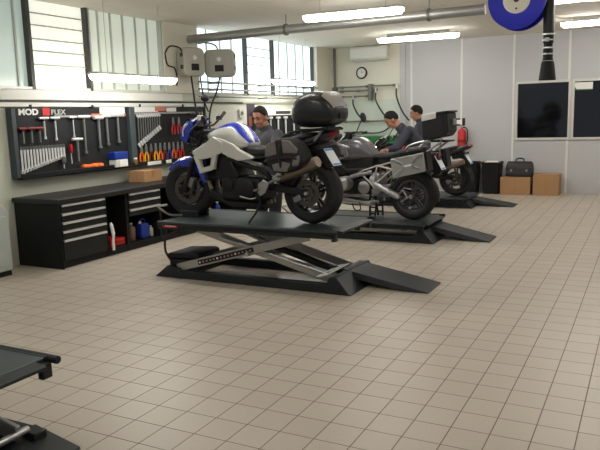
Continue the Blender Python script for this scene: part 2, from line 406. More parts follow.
# exhaust duct, hose reel
t = thing('exhaust_duct', 'long round grey duct under the ceiling running to the blue reel', 'duct', (WX, 8.86, 2.87))
MB().cyl((.0, 0, 0), (4.62, 0, .02), .066, n=24).build('pipe_run', M_galv, t)
for x in (1.78, 3.9):
    MB().lathe([(.07, -.015), (.083, -.015), (.083, .015), (.07, .015)], (x, 0, .02*x/4.75), (1, 0, 0), 24, cap=False).build('clamp', M_brk, t)
    MB().cyl((x, 0, .07), (x, 0, CZ-2.87), .006, n=6).build('hanger', M_brk, t)
M_blue = mat('blue_reel_enamel', (34, 44, 196), .4, var=.04)
t = thing('hose_reel', 'blue exhaust hose reel with cream hub hanging from the ceiling', 'hose reel', (-1.475, 8.42, 2.90))
def disc(y, m, nm):
    MB().lathe([(.15, 0), (.30, 0), (.325, -.012), (.33, .0), (.33, .02), (.31, .028), (.15, .02)], (0, y, 0), (0, 1, 0), 48, cap=False).build(nm, m, t)
disc(0, M_blue, 'flange'); disc(.26, M_blue, 'flange')
MB().lathe([(.0, -.012), (.14, -.012), (.155, 0), (.155, .3), (.0, .3)], (0, 0, 0), (0, 1, 0), 40).build('hub', mat('cream_hub_paint', (240, 236, 220), .45, var=.03), t)
MB().lathe([(.03, -.03), (.03, -.01), (.0, -.03)], (0, 0, 0), (0, 1, 0), 20).lathe([(.012, -.02), (.012, -.01)], (0, 0, -.1), (0, 1, 0), 10).build('bolt', M_dark, t)
coil = MB()
for i, y in enumerate((.07, .14, .21)):
    coil.tube([(.24*math.cos(a), y, .24*math.sin(a)) for a in [2*PI*k/40 for k in range(40)]], .052, 12, closed=True)
coil.build('hose_coil', M_hose, t)
MB().bx(-.04, .04, .09, .19, .2, CZ-2.9).bx(-.15, .15, .0, .28, CZ-2.93, CZ-2.905).build('ceiling_bracket', M_brk, t, bev=.005)
M_band = mat('hose_clamp_steel', (190, 190, 192), .3, .8)
hx = .34
hose = MB().tube(bez([(.20, .14, .235), (.29, .14, .17), (hx, .14, .04), (hx+.002, .14, -.2), (hx+.005, .14, -.42)], 8), .062, 18)
hose.build('hanging_hose', M_hose, t)
MB().lathe([(.055, -.38), (.058, -.50), (.05, -.515), (.05, -.57), (.056, -.58), (.056, -.68), (.075, -.74), (.098, -.93), (.09, -.93), (.06, -.76)], (hx+.005, .14, 0), (0, 0, 1), 28, cap=False).build('nozzle', M_blk2, t)
for z in (-.405, -.47, -.56, -.63, -.715):
    MB().lathe([(.06, -.008), (.066, -.008), (.066, .008), (.06, .008)], (hx+.005, .14, z), (0, 0, 1), 28, cap=False).build('clamp_band', M_band, t)
MB().box((hx+.0, .07, -.47), (.05, .03, .045)).build('clamp_screw', M_band, t, bev=.006)
# retractable hose boxes on the pillar
M_reelp = mat('grey_reel_plastic', (172, 170, 158), .5, var=.03)
def reel_box(x, y, z, rz, w, label):
    t = thing('cable_reel', label, 'cable reel', (x, y, z), rz, 'grey cable reels on the pillar')
    MB().prism(rrect(w, .43, .09, 5), lambda a, b: (a, 0, b), lambda a, b: (a, .2, b)).build('casing', M_reelp, t, bev=.03, seg=3)
    MB().bx(-.07, .07, -.006, .004, -.13, -.03).build('label_plate', M_blk2, t)
    for zz in (.1, -.08):
        MB().bx(w/2-.03, w/2+.012, .03, .09, zz-.03, zz+.03).build('clip', M_dark, t); MB().bx(-w/2-.012, -w/2+.03, .03, .09, zz-.03, zz+.03).build('clip', M_dark, t)
    s = MB().cyl((0, -.004, .06), (0, .01, .06), .035, n=20); s.build('spindle', M_plastw, t)
    MB().bx(-.05, .05, .2, .30, -.1, .1).build('wall_bracket', M_dark, t, bev=.006)
    return t
a1 = reel_box(-6.22, 8.60, 2.50, math.radians(74), .40, 'grey cable reel turned sideways on the white pillar, left of two')
a2 = reel_box(-6.12, 9.10, 2.50, math.radians(24), .48, 'grey cable reel facing the room, right of two beside the pillar')
def cable(pts, label, r=.012, nm='power_cable', cat='cable', g='cables at the reels'):
    p0 = V(pts[0]); mb = MB().tube(bez([V(p)-p0 for p in pts], 8), r, 8)
    o = mb.build(nm, M_hose); o.location = p0; return tag(o, label, cat, g)
cable([(-6.27, 8.55, 2.29), (-6.27, 8.58, 2.1), (-6.25, 8.6, 1.8), (-6.2, 8.62, 1.5), (-6.15, 8.65, 1.2)], 'black cable hanging straight from the left grey reel', .014)
cable([(-6.15, 9.15, 2.29), (-6.16, 9.05, 2.05), (-6.2, 8.95, 1.85), (-6.22, 8.9, 1.6), (-6.2, 8.9, 1.2)], 'black cable slanting down from the right grey reel', .014)
cable([(-6.5, 8.24, 2.62), (-6.45, 8.3, 2.72), (-6.35, 8.4, 2.7), (-6.33, 8.45, 2.6), (-6.33, 8.48, 2.5)], 'black cable arching into the top of the left grey reel', .012)
cable([(-6.5, 8.24, 2.62), (-6.47, 8.25, 2.45), (-6.42, 8.35, 2.4), (-6.42, 8.4, 2.25), (-6.45, 8.42, 2.15)], 'short black cable drooping on the pillar left of the reels', .012)
cable([(-6.48, 9.06, 2.82), (-6.36, 9.1, 2.83), (-6.2, 9.13, 2.78), (-6.14, 9.13, 2.66), (-6.14, 9.13, 2.56)], 'black cable arching into the top of the right grey reel', .012)
cable([(-6.5, 9.1, 2.7), (-6.48, 9.08, 2.3), (-6.46, 9.1, 2.05), (-6.4, 9.05, 1.9), (-6.3, 9.0, 1.75)], 'black cable down the edge of the pillar between the reels', .012)
# ------------------------------------------------------------------ tool boards on the left wall
M_board = mat('dark_tool_board', (25, 27, 28), .6, spec=.3, var=.08, scale=20)
M_post = mat('slate_board_post', (70, 80, 84), .45, .2, var=.05)
M_red = mat('red_paint', (186, 26, 24), .4, var=.05)
M_redd = mat('dark_red_grip', (120, 22, 26), .5, var=.05)
M_steel = mat('tool_chrome', (218, 220, 220), .35, .35, var=.05)
M_steeld = mat('dull_tool_steel', (132, 134, 134), .4, .6, var=.06)
M_orange = mat('orange_grip', (232, 104, 22), .5, var=.06); M_yel = mat('yellow_grip', (226, 176, 30), .5, var=.05)
M_bluep = mat('blue_plastic', (20, 52, 140), .4, var=.05); M_wht = mat('white_label', (232, 232, 226), .5, var=.02)
M_salmon = mat('salmon_label', (204, 112, 92), .5, var=.04)
BXf = WX+.06                              # front face of the boards
def board(y0, y1, z0, z1, label, tray=True):
    t = thing('tool_board', label, 'tool board', (WX, y0, z0), group='tool boards on the left wall')
    W, H = y1-y0, z1-z0
    MB().bx(.0, .06, 0, W, 0, H).build('back_panel', M_board, t, bev=.006)
    MB().bx(.0, .10, -.02, .035, -.02, H).build('side_frame', M_post, t, bev=.005)
    if tray:
        MB().bx(.0, .16, 0, W, -.03, -.005).bx(.15, .16, 0, W, -.03, .035).build('tray', M_blk, t, bev=.003)
    return t
b1 = board(5.38, 7.30, 1.03, 1.82, 'long dark tool board hung with T-handles and a fan of spanners over the bench')
MB().bx(.06, .068, .0, 1.9, .70, .79).build('header_panel', M_board, b1)
MB().bx(.068, .074, .62, 1.25, .675, .70).build('header_strip', M_alu, b1); MB().bx(.068, .074, 1.25, 1.9, .675, .715).build('header_strip', M_salmon, b1)['label'] = 'salmon red strip'
MB().bx(.068, .073, 1.40, 1.88, .715, .80).build('sticker', M_wht, b1)
def wall_text(txt, y, z, s, m, par, bold=.004):
    text_mesh(txt, s, lambda a, b, c: (.069+c, y+a*1.25, z+b), .002, bold).build('lettering', m, par, smooth=False)
wall_text('MOD', .10, .712, .098, M_wht, b1); wall_text('FLEX', .58, .712, .085, mat('pale_lettering', (176, 178, 176), .5), b1, .002)
MB().bx(.068, .073, .45, .56, .70, .795).build('logo_block', M_red, b1)
for y in (.30, 1.30): MB().bx(.0, .05, y-.02, y+.02, .78, .83).build('hanger', M_blk2, b1)
b2 = board(7.36, 9.20, 1.03, 1.83, 'dark tool board with open spanners and red pliers, behind the white bike')
MB().bx(.0, .11, -.05, .06, -.02, .80).build('post', M_post, b2, bev=.006)
MB().bx(.06, .068, .08, .62, .73, .80).build('sticker', M_wht, b2); MB().bx(.06, .069, .55, .80, .74, .80).build('sticker', M_salmon, b2)['label'] = 'salmon red sticker'; MB().bx(.06, .068, .82, 1.05, .73, .79).build('sticker', M_wht, b2)
MB().bx(.06, .08, .08, 1.5, .70, .725).build('header_strip', M_alu, b2)
for y in (.25, 1.25): MB().bx(.0, .05, y-.02, y+.02, .79, .84).build('hanger', M_blk2, b2)
for y, w in ((.2, .3), (.62, .12), (.9, .25)): MB().bx(.16, .166, y, y+w, -.028, .022).build('price_label', M_wht, b2)
b3 = board(10.75, 12.55, 1.12, 1.74, 'far dark tool board on the wall behind the standing mechanic', False)
MB().bx(.0, .16, 0, 1.8, -.03, -.005).build('tray', M_blk, b3); MB().bx(.06, .07, .02, 1.78, .55, .66).build('header_panel', M_wht, b3); MB().bx(.07, .074, .75, 1.35, .57, .63).build('sticker', M_dark, b3)

ORD = 'first second third fourth fifth sixth seventh eighth ninth tenth eleventh twelfth thirteenth fourteenth fifteenth sixteenth'.split()
def t_key(y, z, L, hw, r, mh, ms, label, g, tip=True):
    t = thing('t_handle_wrench', label, 'wrench', (BXf+.035, y, z), group=g)
    MB().cyl((0, -hw, 0), (0, hw, 0), r*1.5, n=10).build('handle', mh, t, bev=.002)
    MB().cyl((0, 0, 0), (0, 0, -L), r, n=10).build('shaft', ms, t)
    if tip: MB().cyl((0, 0, -L), (0, 0, -L-.03), r*1.6, n=10).build('socket', ms, t)
    MB().bx(-.036, .012, -.02, .02, -.035, -.015).build('hook', M_blk2, t)
    return t
for i, y in enumerate((5.50, 5.62, 5.74)):
    t_key(y, 1.585, .17, .055, .012, M_redd, M_steeld, '%s red-handled T wrench from the left on the long tool board' % ORD[i], 'red T wrenches', False)
for i, (y, z, L, hw, r) in enumerate(((5.82, 1.70, .22, .07, .010), (5.99, 1.70, .24, .07, .010), (6.28, 1.705, .22, .06, .008), (6.46, 1.71, .44, .10, .014), (6.72, 1.695, .37, .08, .017), (6.87, 1.715, .36, .08, .017), (7.08, 1.72, .34, .12, .017))):
    t_key(y, z, L, hw, r, M_steel, M_steeld if r > .01 else M_steel, '%s silver T wrench from the left along the top of the long tool board' % ORD[i], 'silver T wrenches')
for i in range(15):
    y = 5.46+i*.046; L = .235-.0105*i
    t = thing('combination_wrench', '%s silver spanner from the left in the descending fan on the long tool board' % ORD[i], 'wrench', (BXf+.02, y, 1.345), group='fan of combination spanners')
    MB().bx(-.006, .006, -.014, .014, -L, 0).build('handle', M_steel, t, bev=.002)
    MB().lathe([(.012, -.008), (.02, -.008), (.02, .008), (.012, .008)], (0, 0, .012), (1, 0, 0), 16, cap=False).build('ring_end', M_steeld, t)
    h = MB(); w = .022-.0006*i
    h.bx(-.008, .008, -w, w, -L-.02, -L+.004).bx(-.008, .008, -w, -w*.4, -L-.045, -L-.02).bx(-.008, .008, w*.4, w, -L-.045, -L-.02)
    h.build('open_jaw', M_steel, t)
for i in range(10):
    y = 7.50+i*.052; zt = 1.70+.002*i; L = .40-.024*i
    t = thing('ratchet_wrench', '%s silver spanner from the left on the second tool board' % ORD[i], 'wrench', (BXf+.03, y, zt), group='spanners on the second board')
    MB().bar((0, -.0, 0), (0, .0, -L), .016, .01, (1, 0, 0)).build('handle', M_steeld, t)
    MB().bar((0, -.025, .02), (0, .02, -.02), .035, .02, (1, 0, 0)).build('ring_end', M_steel, t, bev=.004)
    MB().bar((0, -.025, -L+.02), (0, .02, -L-.03), .04, .02, (1, 0, 0)).build('open_jaw', M_steel, t, bev=.004)
def pliers(y, z, s, mg, label, name='pliers', up=False, g=None):
    t = thing(name, label, 'pliers', (BXf+.04, y, z), group=g); k = -1 if up else 1
    for sgn in (-1, 1):
        MB().tube(bez([(0, sgn*.008*s, -.05*s*k), (0, sgn*.035*s, -.12*s*k), (0, sgn*.03*s, -.22*s*k)], 5), .011*s, 8).build('grip', mg, t)
    MB().prism([(-.022*s, -.05*s), (.022*s, -.05*s), (.02*s, 0), (.006*s, .06*s), (-.006*s, .06*s), (-.02*s, 0)], lambda a, b: (-.01, a, b*k), lambda a, b: (.01, a, b*k)).build('jaw', M_steeld, t, bev=.002)
    return t
pliers(8.28, 1.62, .9, M_red, 'red-handled pliers hanging left of a pair on the second tool board', g='hanging pliers'); pliers(8.42, 1.62, .9, M_red, 'red-handled pliers hanging right of a pair on the second tool board', g='hanging pliers')
gr = [('orange', M_orange), ('yellow', M_yel), ('red', M_redd), ('yellow', M_yel), ('orange', M_orange), ('dark red', M_redd), ('blue', M_bluep), ('orange', M_orange), ('red', M_red), ('red', M_red)]
for i, (cn, m_) in enumerate(gr):
    y = 7.52+.105*i
    t = pliers(y, 1.245, 1.0, m_, '%s-gripped pliers, %s from the left in the tray of the second tool board' % (cn, ORD[i]), up=False, g='pliers in the tray')
for i in range(7):
    z = 1.73-i*.098
    t = thing('socket_rail', '%s of seven short rails of sockets from the top on the second board' % ORD[i], 'socket rail', (BXf, 8.72, z), group='socket rails')
    MB().bx(0, .02, -.02, .36, -.012, .012).build('rail_bar', M_blk2, t)
    for j in range(5): MB().cyl((.02, .03+.07*j, 0), (.05, .03+.07*j, 0), .014+.002*j, n=12).build('socket', M_steeld, t)
t = thing('mallet', 'silver-topped hammer hanging beside the red screwdriver on the long tool board', 'hammer', (BXf+.04, 6.32, 1.43), group=None)
MB().cyl((0, -.085, 0), (0, .085, 0), .018, n=14).build('head', M_steel, t, bev=.003); MB().cyl((0, 0, 0), (0, 0, -.28), .014, n=10).build('handle', M_steeld, t)
t = thing('screwdriver', 'red-handled screwdriver hanging right of the fan of spanners', 'screwdriver', (BXf+.04, 6.20, 1.37))
MB().lathe([(.012, 0), (.022, -.01), (.024, -.06), (.018, -.1), (.01, -.11)], (0, 0, 0), (0, 0, 1), 14).build('handle', M_red, t); MB().cyl((0, 0, -.1), (0, 0, -.24), .006, n=8).build('shaft', M_steel, t)
t = thing('screwdriver', 'black stubby screwdriver below the fan of spanners', 'screwdriver', (BXf+.04, 6.07, 1.23))
MB().lathe([(.01, 0), (.028, -.01), (.03, -.06), (.02, -.09), (.01, -.1)], (0, 0, 0), (0, 0, 1), 14).build('handle', M_steeld, t); MB().cyl((0, 0, -.09), (0, 0, -.15), .007, n=8).build('shaft', M_steel, t)
# things lying in the trays
t = MB()
for i in range(7):
    a = random.uniform(0, 3); t.ell((.0+random.uniform(-.02, .02), (i-3)*.045, .03+random.uniform(0, .02)), (.055, .055, .036), 10, 6, (random.uniform(-.4, .4), random.uniform(-.3, .3), a))
o = t.build('rag', M_orange, sub=1); o.location = (WX+.11, 6.55, 1.027); tag(o, 'crumpled orange rag lying in the tray of the long tool board', 'rag')
t = thing('storage_box', 'white plastic box with a blue lid in the tray of the long tool board', 'box', (WX+.11, 6.98, 1.027))
MB().bx(-.045, .075, -.09, .15, 0, .10).build('body', M_wht, t, bev=.006); MB().bx(-.05, .08, -.10, .16, .10, .205).build('lid', M_bluep, t, bev=.012); MB().bx(.076, .078, -.09, -.01, .005, .095).build('label_plate', M_greyp, t)
t = thing('jar', 'small amber jar in the tray left of the pliers', 'jar', (WX+.115, 7.36, 1.027))
MB().lathe([(.03, 0), (.034, .01), (.034, .07), (.025, .08)], (0, 0, 0), (0, 0, 1), 16).build('body', mat('amber_jar', (120, 96, 62), .3), t); MB().cyl((0, 0, .08), (0, 0, .1), .027, n=16).build('lid', M_wht, t)
for i, (y, L) in enumerate(((11.25, .30), (11.55, .34), (11.85, .34), (12.2, .30))):
    t_key(y, 1.62, L, .06, .016, M_steel, M_steel, '%s silver T wrench from the left on the far tool board' % ORD[i], 'T wrenches on the far board')
# ------------------------------------------------------------------ workbench
FX, BXb = -5.85, WX+.02
M_top = mat('dark_worktop', (34, 35, 35), .42, spec=.4, var=.12, scale=25)
M_cab = mat('black_cabinet_steel', (21, 24, 23), .5, spec=.3, var=.1, scale=20)
M_draw = mat('dark_drawer_front', (27, 30, 29), .45, spec=.35, var=.08, scale=20)
o = MB().bx(BXb, FX+.06, 5.31, 9.35, .745, .80).build('worktop', M_top, bev=.008); tag(o, 'long black worktop of the bench along the left wall', 'worktop')
def carcass(name, label, y0, y1, side=True):
    t = thing(name, label, 'cabinet', ((FX+BXb)/2, (y0+y1)/2, 0), group='bench cabinets'); w = (y1-y0)/2; d = (FX-BXb)/2
    MB().bx(-d, d-.02, -w+.004, w-.004, 0, .07).build('plinth', M_blk2, t)
    c = MB().bx(-d, d, -w+.002, -w+.022, .07, .743).bx(-d, d, w-.022, w-.002, .07, .743).bx(-d, -d+.02, -w+.02, w-.02, .07, .743).bx(-d, d, -w+.02, w-.02, .07, .09).bx(-d, d, -w+.02, w-.02, .725, .743)
    c.build('body', M_cab, t, smooth=False)
    return t, w, d
def drawers(t, w, d, zs):
    for z0, z1 in zs:
        o = MB().bx(d-.03, d+.012, -w+.03, w-.03, z0+.004, z1-.004).build('drawer', M_draw, t, bev=.003)
        MB().prism([(0, .002), (.024, 0), (.026, -.024), (.012, -.026)], lambda a, b: (d+.012+a, -w+.03, z1-.006+b), lambda a, b: (d+.012+a, w-.03, z1-.006+b)).build('handle', mat('bright_drawer_handle', (218, 218, 214), .35, .3, var=.03), o)
Z5 = [(.635, .738), (.535, .635), (.435, .535), (.335, .435), (.08, .335)]
t, w, d = carcass('drawer_cabinet', 'black cabinet with five silver-handled drawers at the near end of the bench', 5.36, 6.09); drawers(t, w, d, Z5)
MB().bx(d+.012, d+.016, w-.14, w-.06, .70, .725).build('badge', M_silver, t)
MB().bx(-d-.01, d+.03, -w-.012, -w+.002, .0, .743).build('side_panel', M_cab, t, bev=.004)
t, w, d = carcass('open_cabinet', 'narrow open cabinet bay with a red case inside, between the drawer units', 6.09, 6.47)
t, w, d = carcass('drawer_cabinet', 'black cabinet with three silver-handled drawers over an open shelf of bottles', 6.47, 7.12); drawers(t, w, d, Z5[:3])
MB().bx(d+.012, d+.016, w-.14, w-.06, .70, .725).build('badge', M_silver, t)
t, w, d = carcass('open_cabinet', 'open cabinet bay behind the raised corner of the near lift', 7.12, 7.60)
t, w, d = carcass('drawer_cabinet', 'drawer cabinet behind the front wheel of the white bike', 7.60, 8.25); drawers(t, w, d, Z5)
t, w, d = carcass('open_cabinet', 'open cabinet bay at the far end of the bench', 8.25, 9.3)
# things in the bays and on the worktop
def bottle(x, y, z, r, h, m, ml, label, g=None):
    t = thing('bottle', label, 'bottle', (x, y, z), group=g)
    MB().lathe([(r*.9, 0), (r, .01), (r, h*.68), (r*.75, h*.8), (r*.38, h*.87), (r*.38, h*.93)], (0, 0, 0), (0, 0, 1), 20).build('body', m, t); MB().cyl((0, 0, h*.93), (0, 0, h), r*.45, n=14).build('cap', ml, t)
    return t
M_clear = mat('cloudy_plastic', (190, 186, 172), .4, var=.05); M_brown = mat('brown_liquid_can', (112, 84, 66), .45)
bottle(-6.0, 6.56, .09, .045, .24, M_clear, M_wht, 'cloudy white bottle, leftmost on the shelf under the three drawers', 'bottles in the bench')
bottle(-6.0, 6.68, .09, .06, .23, M_brown, M_wht, 'brown can beside the white bottle on the shelf under the three drawers', 'bottles in the bench')
t = thing('canister', 'blue canister with a handle on the shelf under the three drawers', 'canister', (-5.98, 6.88, .09))
MB().prism(rrect(.16, .2, .03, 3, 0, .1), lambda a, b: (-.05, a, b), lambda a, b: (.06, a, b)).build('body', M_bluep, t, bev=.01)
MB().tube(bez([(0, -.05, .195), (0, -.03, .25), (0, .04, .25), (0, .06, .2)], 5), .01, 8).build('handle', M_bluep, t); MB().cyl((0, -.04, .2), (0, -.04, .235), .02).build('cap', M_wht, t)
bottle(-5.98, 7.05, .09, .035, .14, M_clear, M_wht, 'small white tub right of the blue canister', 'bottles in the bench')
t = thing('tool_case', 'red tool case lying in the narrow open bay of the bench', 'case', (-6.0, 6.30, .09)); MB().bx(-.12, .12, -.13, .14, 0, .1).build('body', M_red, t, bev=.015); MB().tube([(.12, -.05, .06), (.15, -.04, .06), (.15, .05, .06), (.12, .06, .06)], .008, 8).build('handle', M_redd, t)
t = thing('spray_can', 'red spray can standing on the case in the narrow open bay', 'spray can', (-6.05, 6.2, .19)); MB().lathe([(.028, 0), (.03, .01), (.03, .1), (.02, .12)], (0, 0, 0), (0, 0, 1), 16).build('body', M_redd, t); MB().cyl((0, 0, .12), (0, 0, .14), .012).build('cap', M_wht, t)
o = MB().tube(bez([(0, 0, 0), (.01, -.01, .1), (.0, .01, .2), (-.02, .0, .34)], 5), [.018]*5+[.015]*5+[.022]*5+[.012], 8).build('cleaning_cloth', M_wht); o.location = (FX+.035, 6.15, .075); tag(o, 'white cloth hanging twisted at the edge of the narrow open bay', 'cloth')
M_card = mat('brown_cardboard', (166, 128, 90), .8, var=.06, scale=18)
def carton(x, y, z, w, d, h, rz, label, name='cardboard_box'):
    t = thing(name, label, 'box', (x, y, z), rz)
    MB().bx(-w/2, w/2, -d/2, d/2, 0, h).build('carton', M_card, t, bev=.004)
    MB().bx(-w/2-.001, w/2+.001, -.028, .028, h-.001, h+.002).bx(-w/2-.002, -w/2+.0, -.028, .028, h-.09, h).bx(w/2, w/2+.002, -.028, .028, h-.09, h).build('tape', mat('parcel_tape', (160, 112, 66), .35), t)
    MB().bx(-w/2, w/2, -d/2-.0015, -d/2, h-.006, h-.002).bx(-.002, .002, -d/2-.0015, -d/2, .0, h-.0).build('flap_seam', mat('cardboard_edge', (138, 98, 60), .8), t)
    return t
carton(-6.27, 7.36, .80, .28, .38, .155, 0, 'brown cardboard box on the worktop under the pliers')
bottle(-6.1, 7.76, .80, .035, .11, M_wht, M_wht, 'small white jar on the worktop right of the cardboard box', 'jars on the worktop'); bottle(-6.12, 7.90, .80, .03, .10, M_wht, M_blk2, 'white jar with a dark cap on the worktop behind the blue fender', 'jars on the worktop')
bottle(-6.2, 8.0, .80, .05, .17, M_clear, M_redd, 'cloudy bottle with a red cap on the worktop behind the blue fender', 'jars on the worktop')
bottle(-6.05, 8.75, .09, .05, .25, M_bluep, M_wht, 'blue bottle with white cap low in the far bay, seen under the white bike', 'bottles in the bench'); bottle(-6.05, 8.55, .09, .045, .2, M_redd, M_redd, 'dark red bottle low in the far bay, seen under the white bike', 'bottles in the bench')
# pale cabinet at the left edge
t = thing('parts_washer', 'pale grey steel cabinet with sloping top at the left edge beside the bench', 'cabinet', (-6.30, 4.60, 0))
M_pale = mat('pale_grey_enamel', (178, 184, 180), .45, var=.03)
MB().prism([(-.45, .06), (.36, .06), (.36, .72), (-.45, 1.35)], lambda a, b: (-.24, a, b), lambda a, b: (.13, a, b)).build('body', M_pale, t, bev=.01)
MB().bx(-.23, .11, -.44, .35, 0, .06).build('plinth', M_blk, t); MB().bx(.13, .142, -.40, .31, .12, .66).build('door', M_pale, t, bev=.004); MB().box((.15, -.3, .4), (.02, .03, .12)).build('handle', M_bluep, t, bev=.004)
# papers, sockets and a picture on the wall beyond the boards
o = MB().bx(0, .012, 0, 1.05, 0, .7).build('notice_board', mat('pale_board', (206, 206, 196), .55, var=.03), bev=.003); o.location = (WX+.001, 9.3, 1.05); tag(o, 'pale blank notice board on the left wall behind the tank of the white bike', 'board')
for z, l in ((1.72, 'upper'), (1.48, 'lower')):
    t = thing('socket_outlet', '%s grey socket outlet on the left wall beside the dark picture' % l, 'socket', (WX, 10.32, z)); MB().bx(0, .05, -.07, .07, -.09, .07).build('casing', M_greyp, t, bev=.006); MB().bx(.05, .056, -.04, .04, -.03, .03).build('cover', M_brk, t)
t = thing('wall_picture', 'dark poster with an orange patch on the left wall behind the standing mechanic', 'poster', (WX, 10.56, 1.40)); MB().bx(0, .01, 0, .27, 0, .48).build('sheet', mat('dark_poster', (58, 44, 62), .5, var=.3, scale=8), t); MB().bx(.01, .012, .05, .2, .08, .26).build('print_patch', mat('poster_patch', (150, 92, 70), .5, var=.3, scale=12), t)
# ------------------------------------------------------------------ motorcycle lifts
M_lift = mat('dark_slate_lift_paint', (34, 40, 43), .45, .1, spec=.35, var=.07, scale=16)
M_deck = mat('grey_green_deck_plate', (50, 59, 61), .42, .1, var=.07, scale=12)
M_arm = mat('grey_lift_arm', (168, 166, 162), .35, .55, var=.07)
M_ramp = mat('charcoal_ramp_plate', (50, 53, 56), .5, .1, var=.08, scale=14)
def lift(x, y, h, label, ramp=True, ramp_top=.17, arms=True, vise=True):
    t = thing('motorcycle_lift', label, 'motorcycle lift', (x, y, 0), group='motorcycle lifts')
    # base
    for s in (-1, 1): MB().bx(-1.08, .92, s*.36-.04, s*.36+.04, 0, .085).build('base_rail', M_lift, t, bev=.006)
    MB().prism([(-1.19, 0), (-.82, 0), (-.88, .10), (-1.02, .13)], lambda a, b: (a, -.41, b), lambda a, b: (a, .41, b)).build('base_foot', M_lift, t, bev=.008)
    if ramp: MB().prism([(.80, 0), (1.07, 0), (1.04, .02), (.92, .165), (.84, .15)], lambda a, b: (a, -.41, b), lambda a, b: (a, .41, b)).build('base_foot', M_lift, t, bev=.008)
    else: MB().prism([(.70, 0), (1.12, 0), (1.11, .015), (.80, .075)], lambda a, b: (a, .12, b), lambda a, b: (a, .43, b)).build('foot_plate', M_lift, t, bev=.006)
    if not ramp: MB().prism([(.66, 0), (1.0, 0), (.98, .02), (.84, .14), (.74, .13)], lambda a, b: (a, -.41, b), lambda a, b: (a, .11, b)).build('base_foot', M_lift, t, bev=.008)
    # deck
    MB().bx(-1.07, .90, -.45, .45, h-.035, h).build('deck_plate', M_deck, t, bev=.006)
    for s in (-1, 1): MB().bx(-1.07, .91, s*.45-.012, s*.45+.012, h-.075, h+.004).build('deck_edge', M_lift, t, bev=.006)
    for s in (-1, 1): MB().tube([(-1.06, s*.467, h-.012), (.97, s*.467, h-.012)], .022, 12).build('edge_rail', M_lift, t, bev=.006)
    MB().prism([(.895, h), (.985, h-.012), (.985, h-.03), (.895, h-.04)], lambda a, b: (a, -.38, b), lambda a, b: (a, .38, b)).build('deck_end', M_lift, t, bev=.004)
    for s in (-1, 1): MB().bx(.90, .94, s*.42-.03, s*.42+.03, h-.10, h-.02).build('hinge_bracket', M_lift, t, bev=.005)
    MB().bx(-.9, .9, -.09, .09, h-.06, h-.034).build('deck_beam', M_lift, t, bev=.004)
    d = MB().prism(rrect(.19, .045, .014, 3, -.90, h-.03), lambda a, b: (a, -.464, b), lambda a, b: (a, -.478, b)).build('maker_sticker', M_red, t)
    for k in range(5): MB().bx(-.96+.028*k, -.942+.028*k, -.4795, -.478, h-.04, h-.02).build('sticker_mark', M_wht, d)
    if arms:
        zb, zt = .10, h-.08
        for s in (-1, 1):
            a0, a1 = V((-.93, s*.34, zb)), V((.62, s*.34, zt)); b0, b1 = V((-.70, s*.27, zt)), V((.86, s*.27, zb))
            A = MB().bar(a0, a1, .03, .085).build('scissor_arm', M_arm, t, bev=.006)
            MB().bar(b0, b1, .03, .085).build('scissor_arm', M_arm, t, bev=.006)
            if s < 0:
                dd = (a1-a0).normalized(); q = a0+dd*.28; q2 = a0+dd*.98; o_ = V((0, s*.0165, 0))
                L = MB().bar(q+o_, q2+o_, .003, .05).build('maker_decal', M_blk2, A)
                for k in range(15):
                    p = q+(q2-q)*((k+.6)/15.4); MB().bar(p+o_*1.12-dd*.012, p+o_*1.12+dd*.008, .002, .018).build('decal_letter', mat('faded_decal', (160, 128, 122), .5) if k % 5 else M_wht, A)
        MB().cyl((b0.x+.3, -.30, b0.z-(zt-zb)*.17), (b1.x-.06, -.30, b1.z+.06), .012).build('bright_arm_edge', M_silver, t)  # added bright cylinder, drawn for the thin bright edge along the near arm
        MB().cyl((-.04, -.4, (zb+zt)/2), (-.04, .4, (zb+zt)/2), .022).build('pivot_shaft', M_alu, t)
        MB().cyl((.86, -.33, zb), (.86, .33, zb), .02).build('roller_shaft', M_alu, t); MB().cyl((-.70, -.33, zt), (-.70, .33, zt), .02).build('roller_shaft', M_alu, t)
        MB().bar((.80, 0, zb+.02), (.05, 0, zb+(zt-zb)*.55), .07, .07).build('cylinder_tube', M_lift, t, bev=.02); MB().cyl((.1, 0, zb+(zt-zb)*.52), (-.35, 0, zt-.05), .022).build('piston_rod', M_silver, t)
        MB().bar((.35, -.2, zb+(zt-zb)*.32), (.88, -.2, zb+.02), .10, .02).build('silver_channel', M_alu, t, bev=.004)
        MB().prism([(.71, .145), (.83, .175), (.83, .185), (.71, .155)], lambda a, b: (a, -.39, b), lambda a, b: (a, .12, b)).build('data_plate', M_wht, t)['label'] = 'white printed plate'
        MB().prism([(.745, .163), (.80, .1767), (.80, .1805), (.745, .1668)], lambda a, b: (a, -.30, b), lambda a, b: (a, -.24, b)).build('data_mark', M_blk2, t)
    # foot control and its hose
    MB().bx(-1.04, -.66, -.34, .04, .08, .19).build('pedal_base', M_lift, t, bev=.01)
    MB().prism([(-1.06, .195), (-.66, .215), (-.66, .26), (-.70, .275), (-1.02, .255), (-1.06, .235)], lambda a, b: (a, -.36, b), lambda a, b: (a, .05, b)).build('foot_pedal', M_blk2, t, bev=.012)
    MB().tube(bez([(-.98, -.44, h-.05), (-1.0, -.45, h*.6), (-.99, -.44, .26), (-.97, -.36, .14)], 6), .012, 8).build('pedal_hose', M_hose, t)
    if vise:
        for s in (-1, 1): MB().bx(-1.04, -.82, s*.075, s*.115, h, h+.07).build('clamp_jaw', M_lift, t, bev=.008)
        MB().tube(bez([(-.98, -.16, h+.03), (-1.03, -.30, h+.05), (-1.08, -.38, h+.12), (-1.12, -.38, h+.15)], 6)+[V((-.98, -.40, h+.17))], .011, 8).build('clamp_lever', M_alu, t)
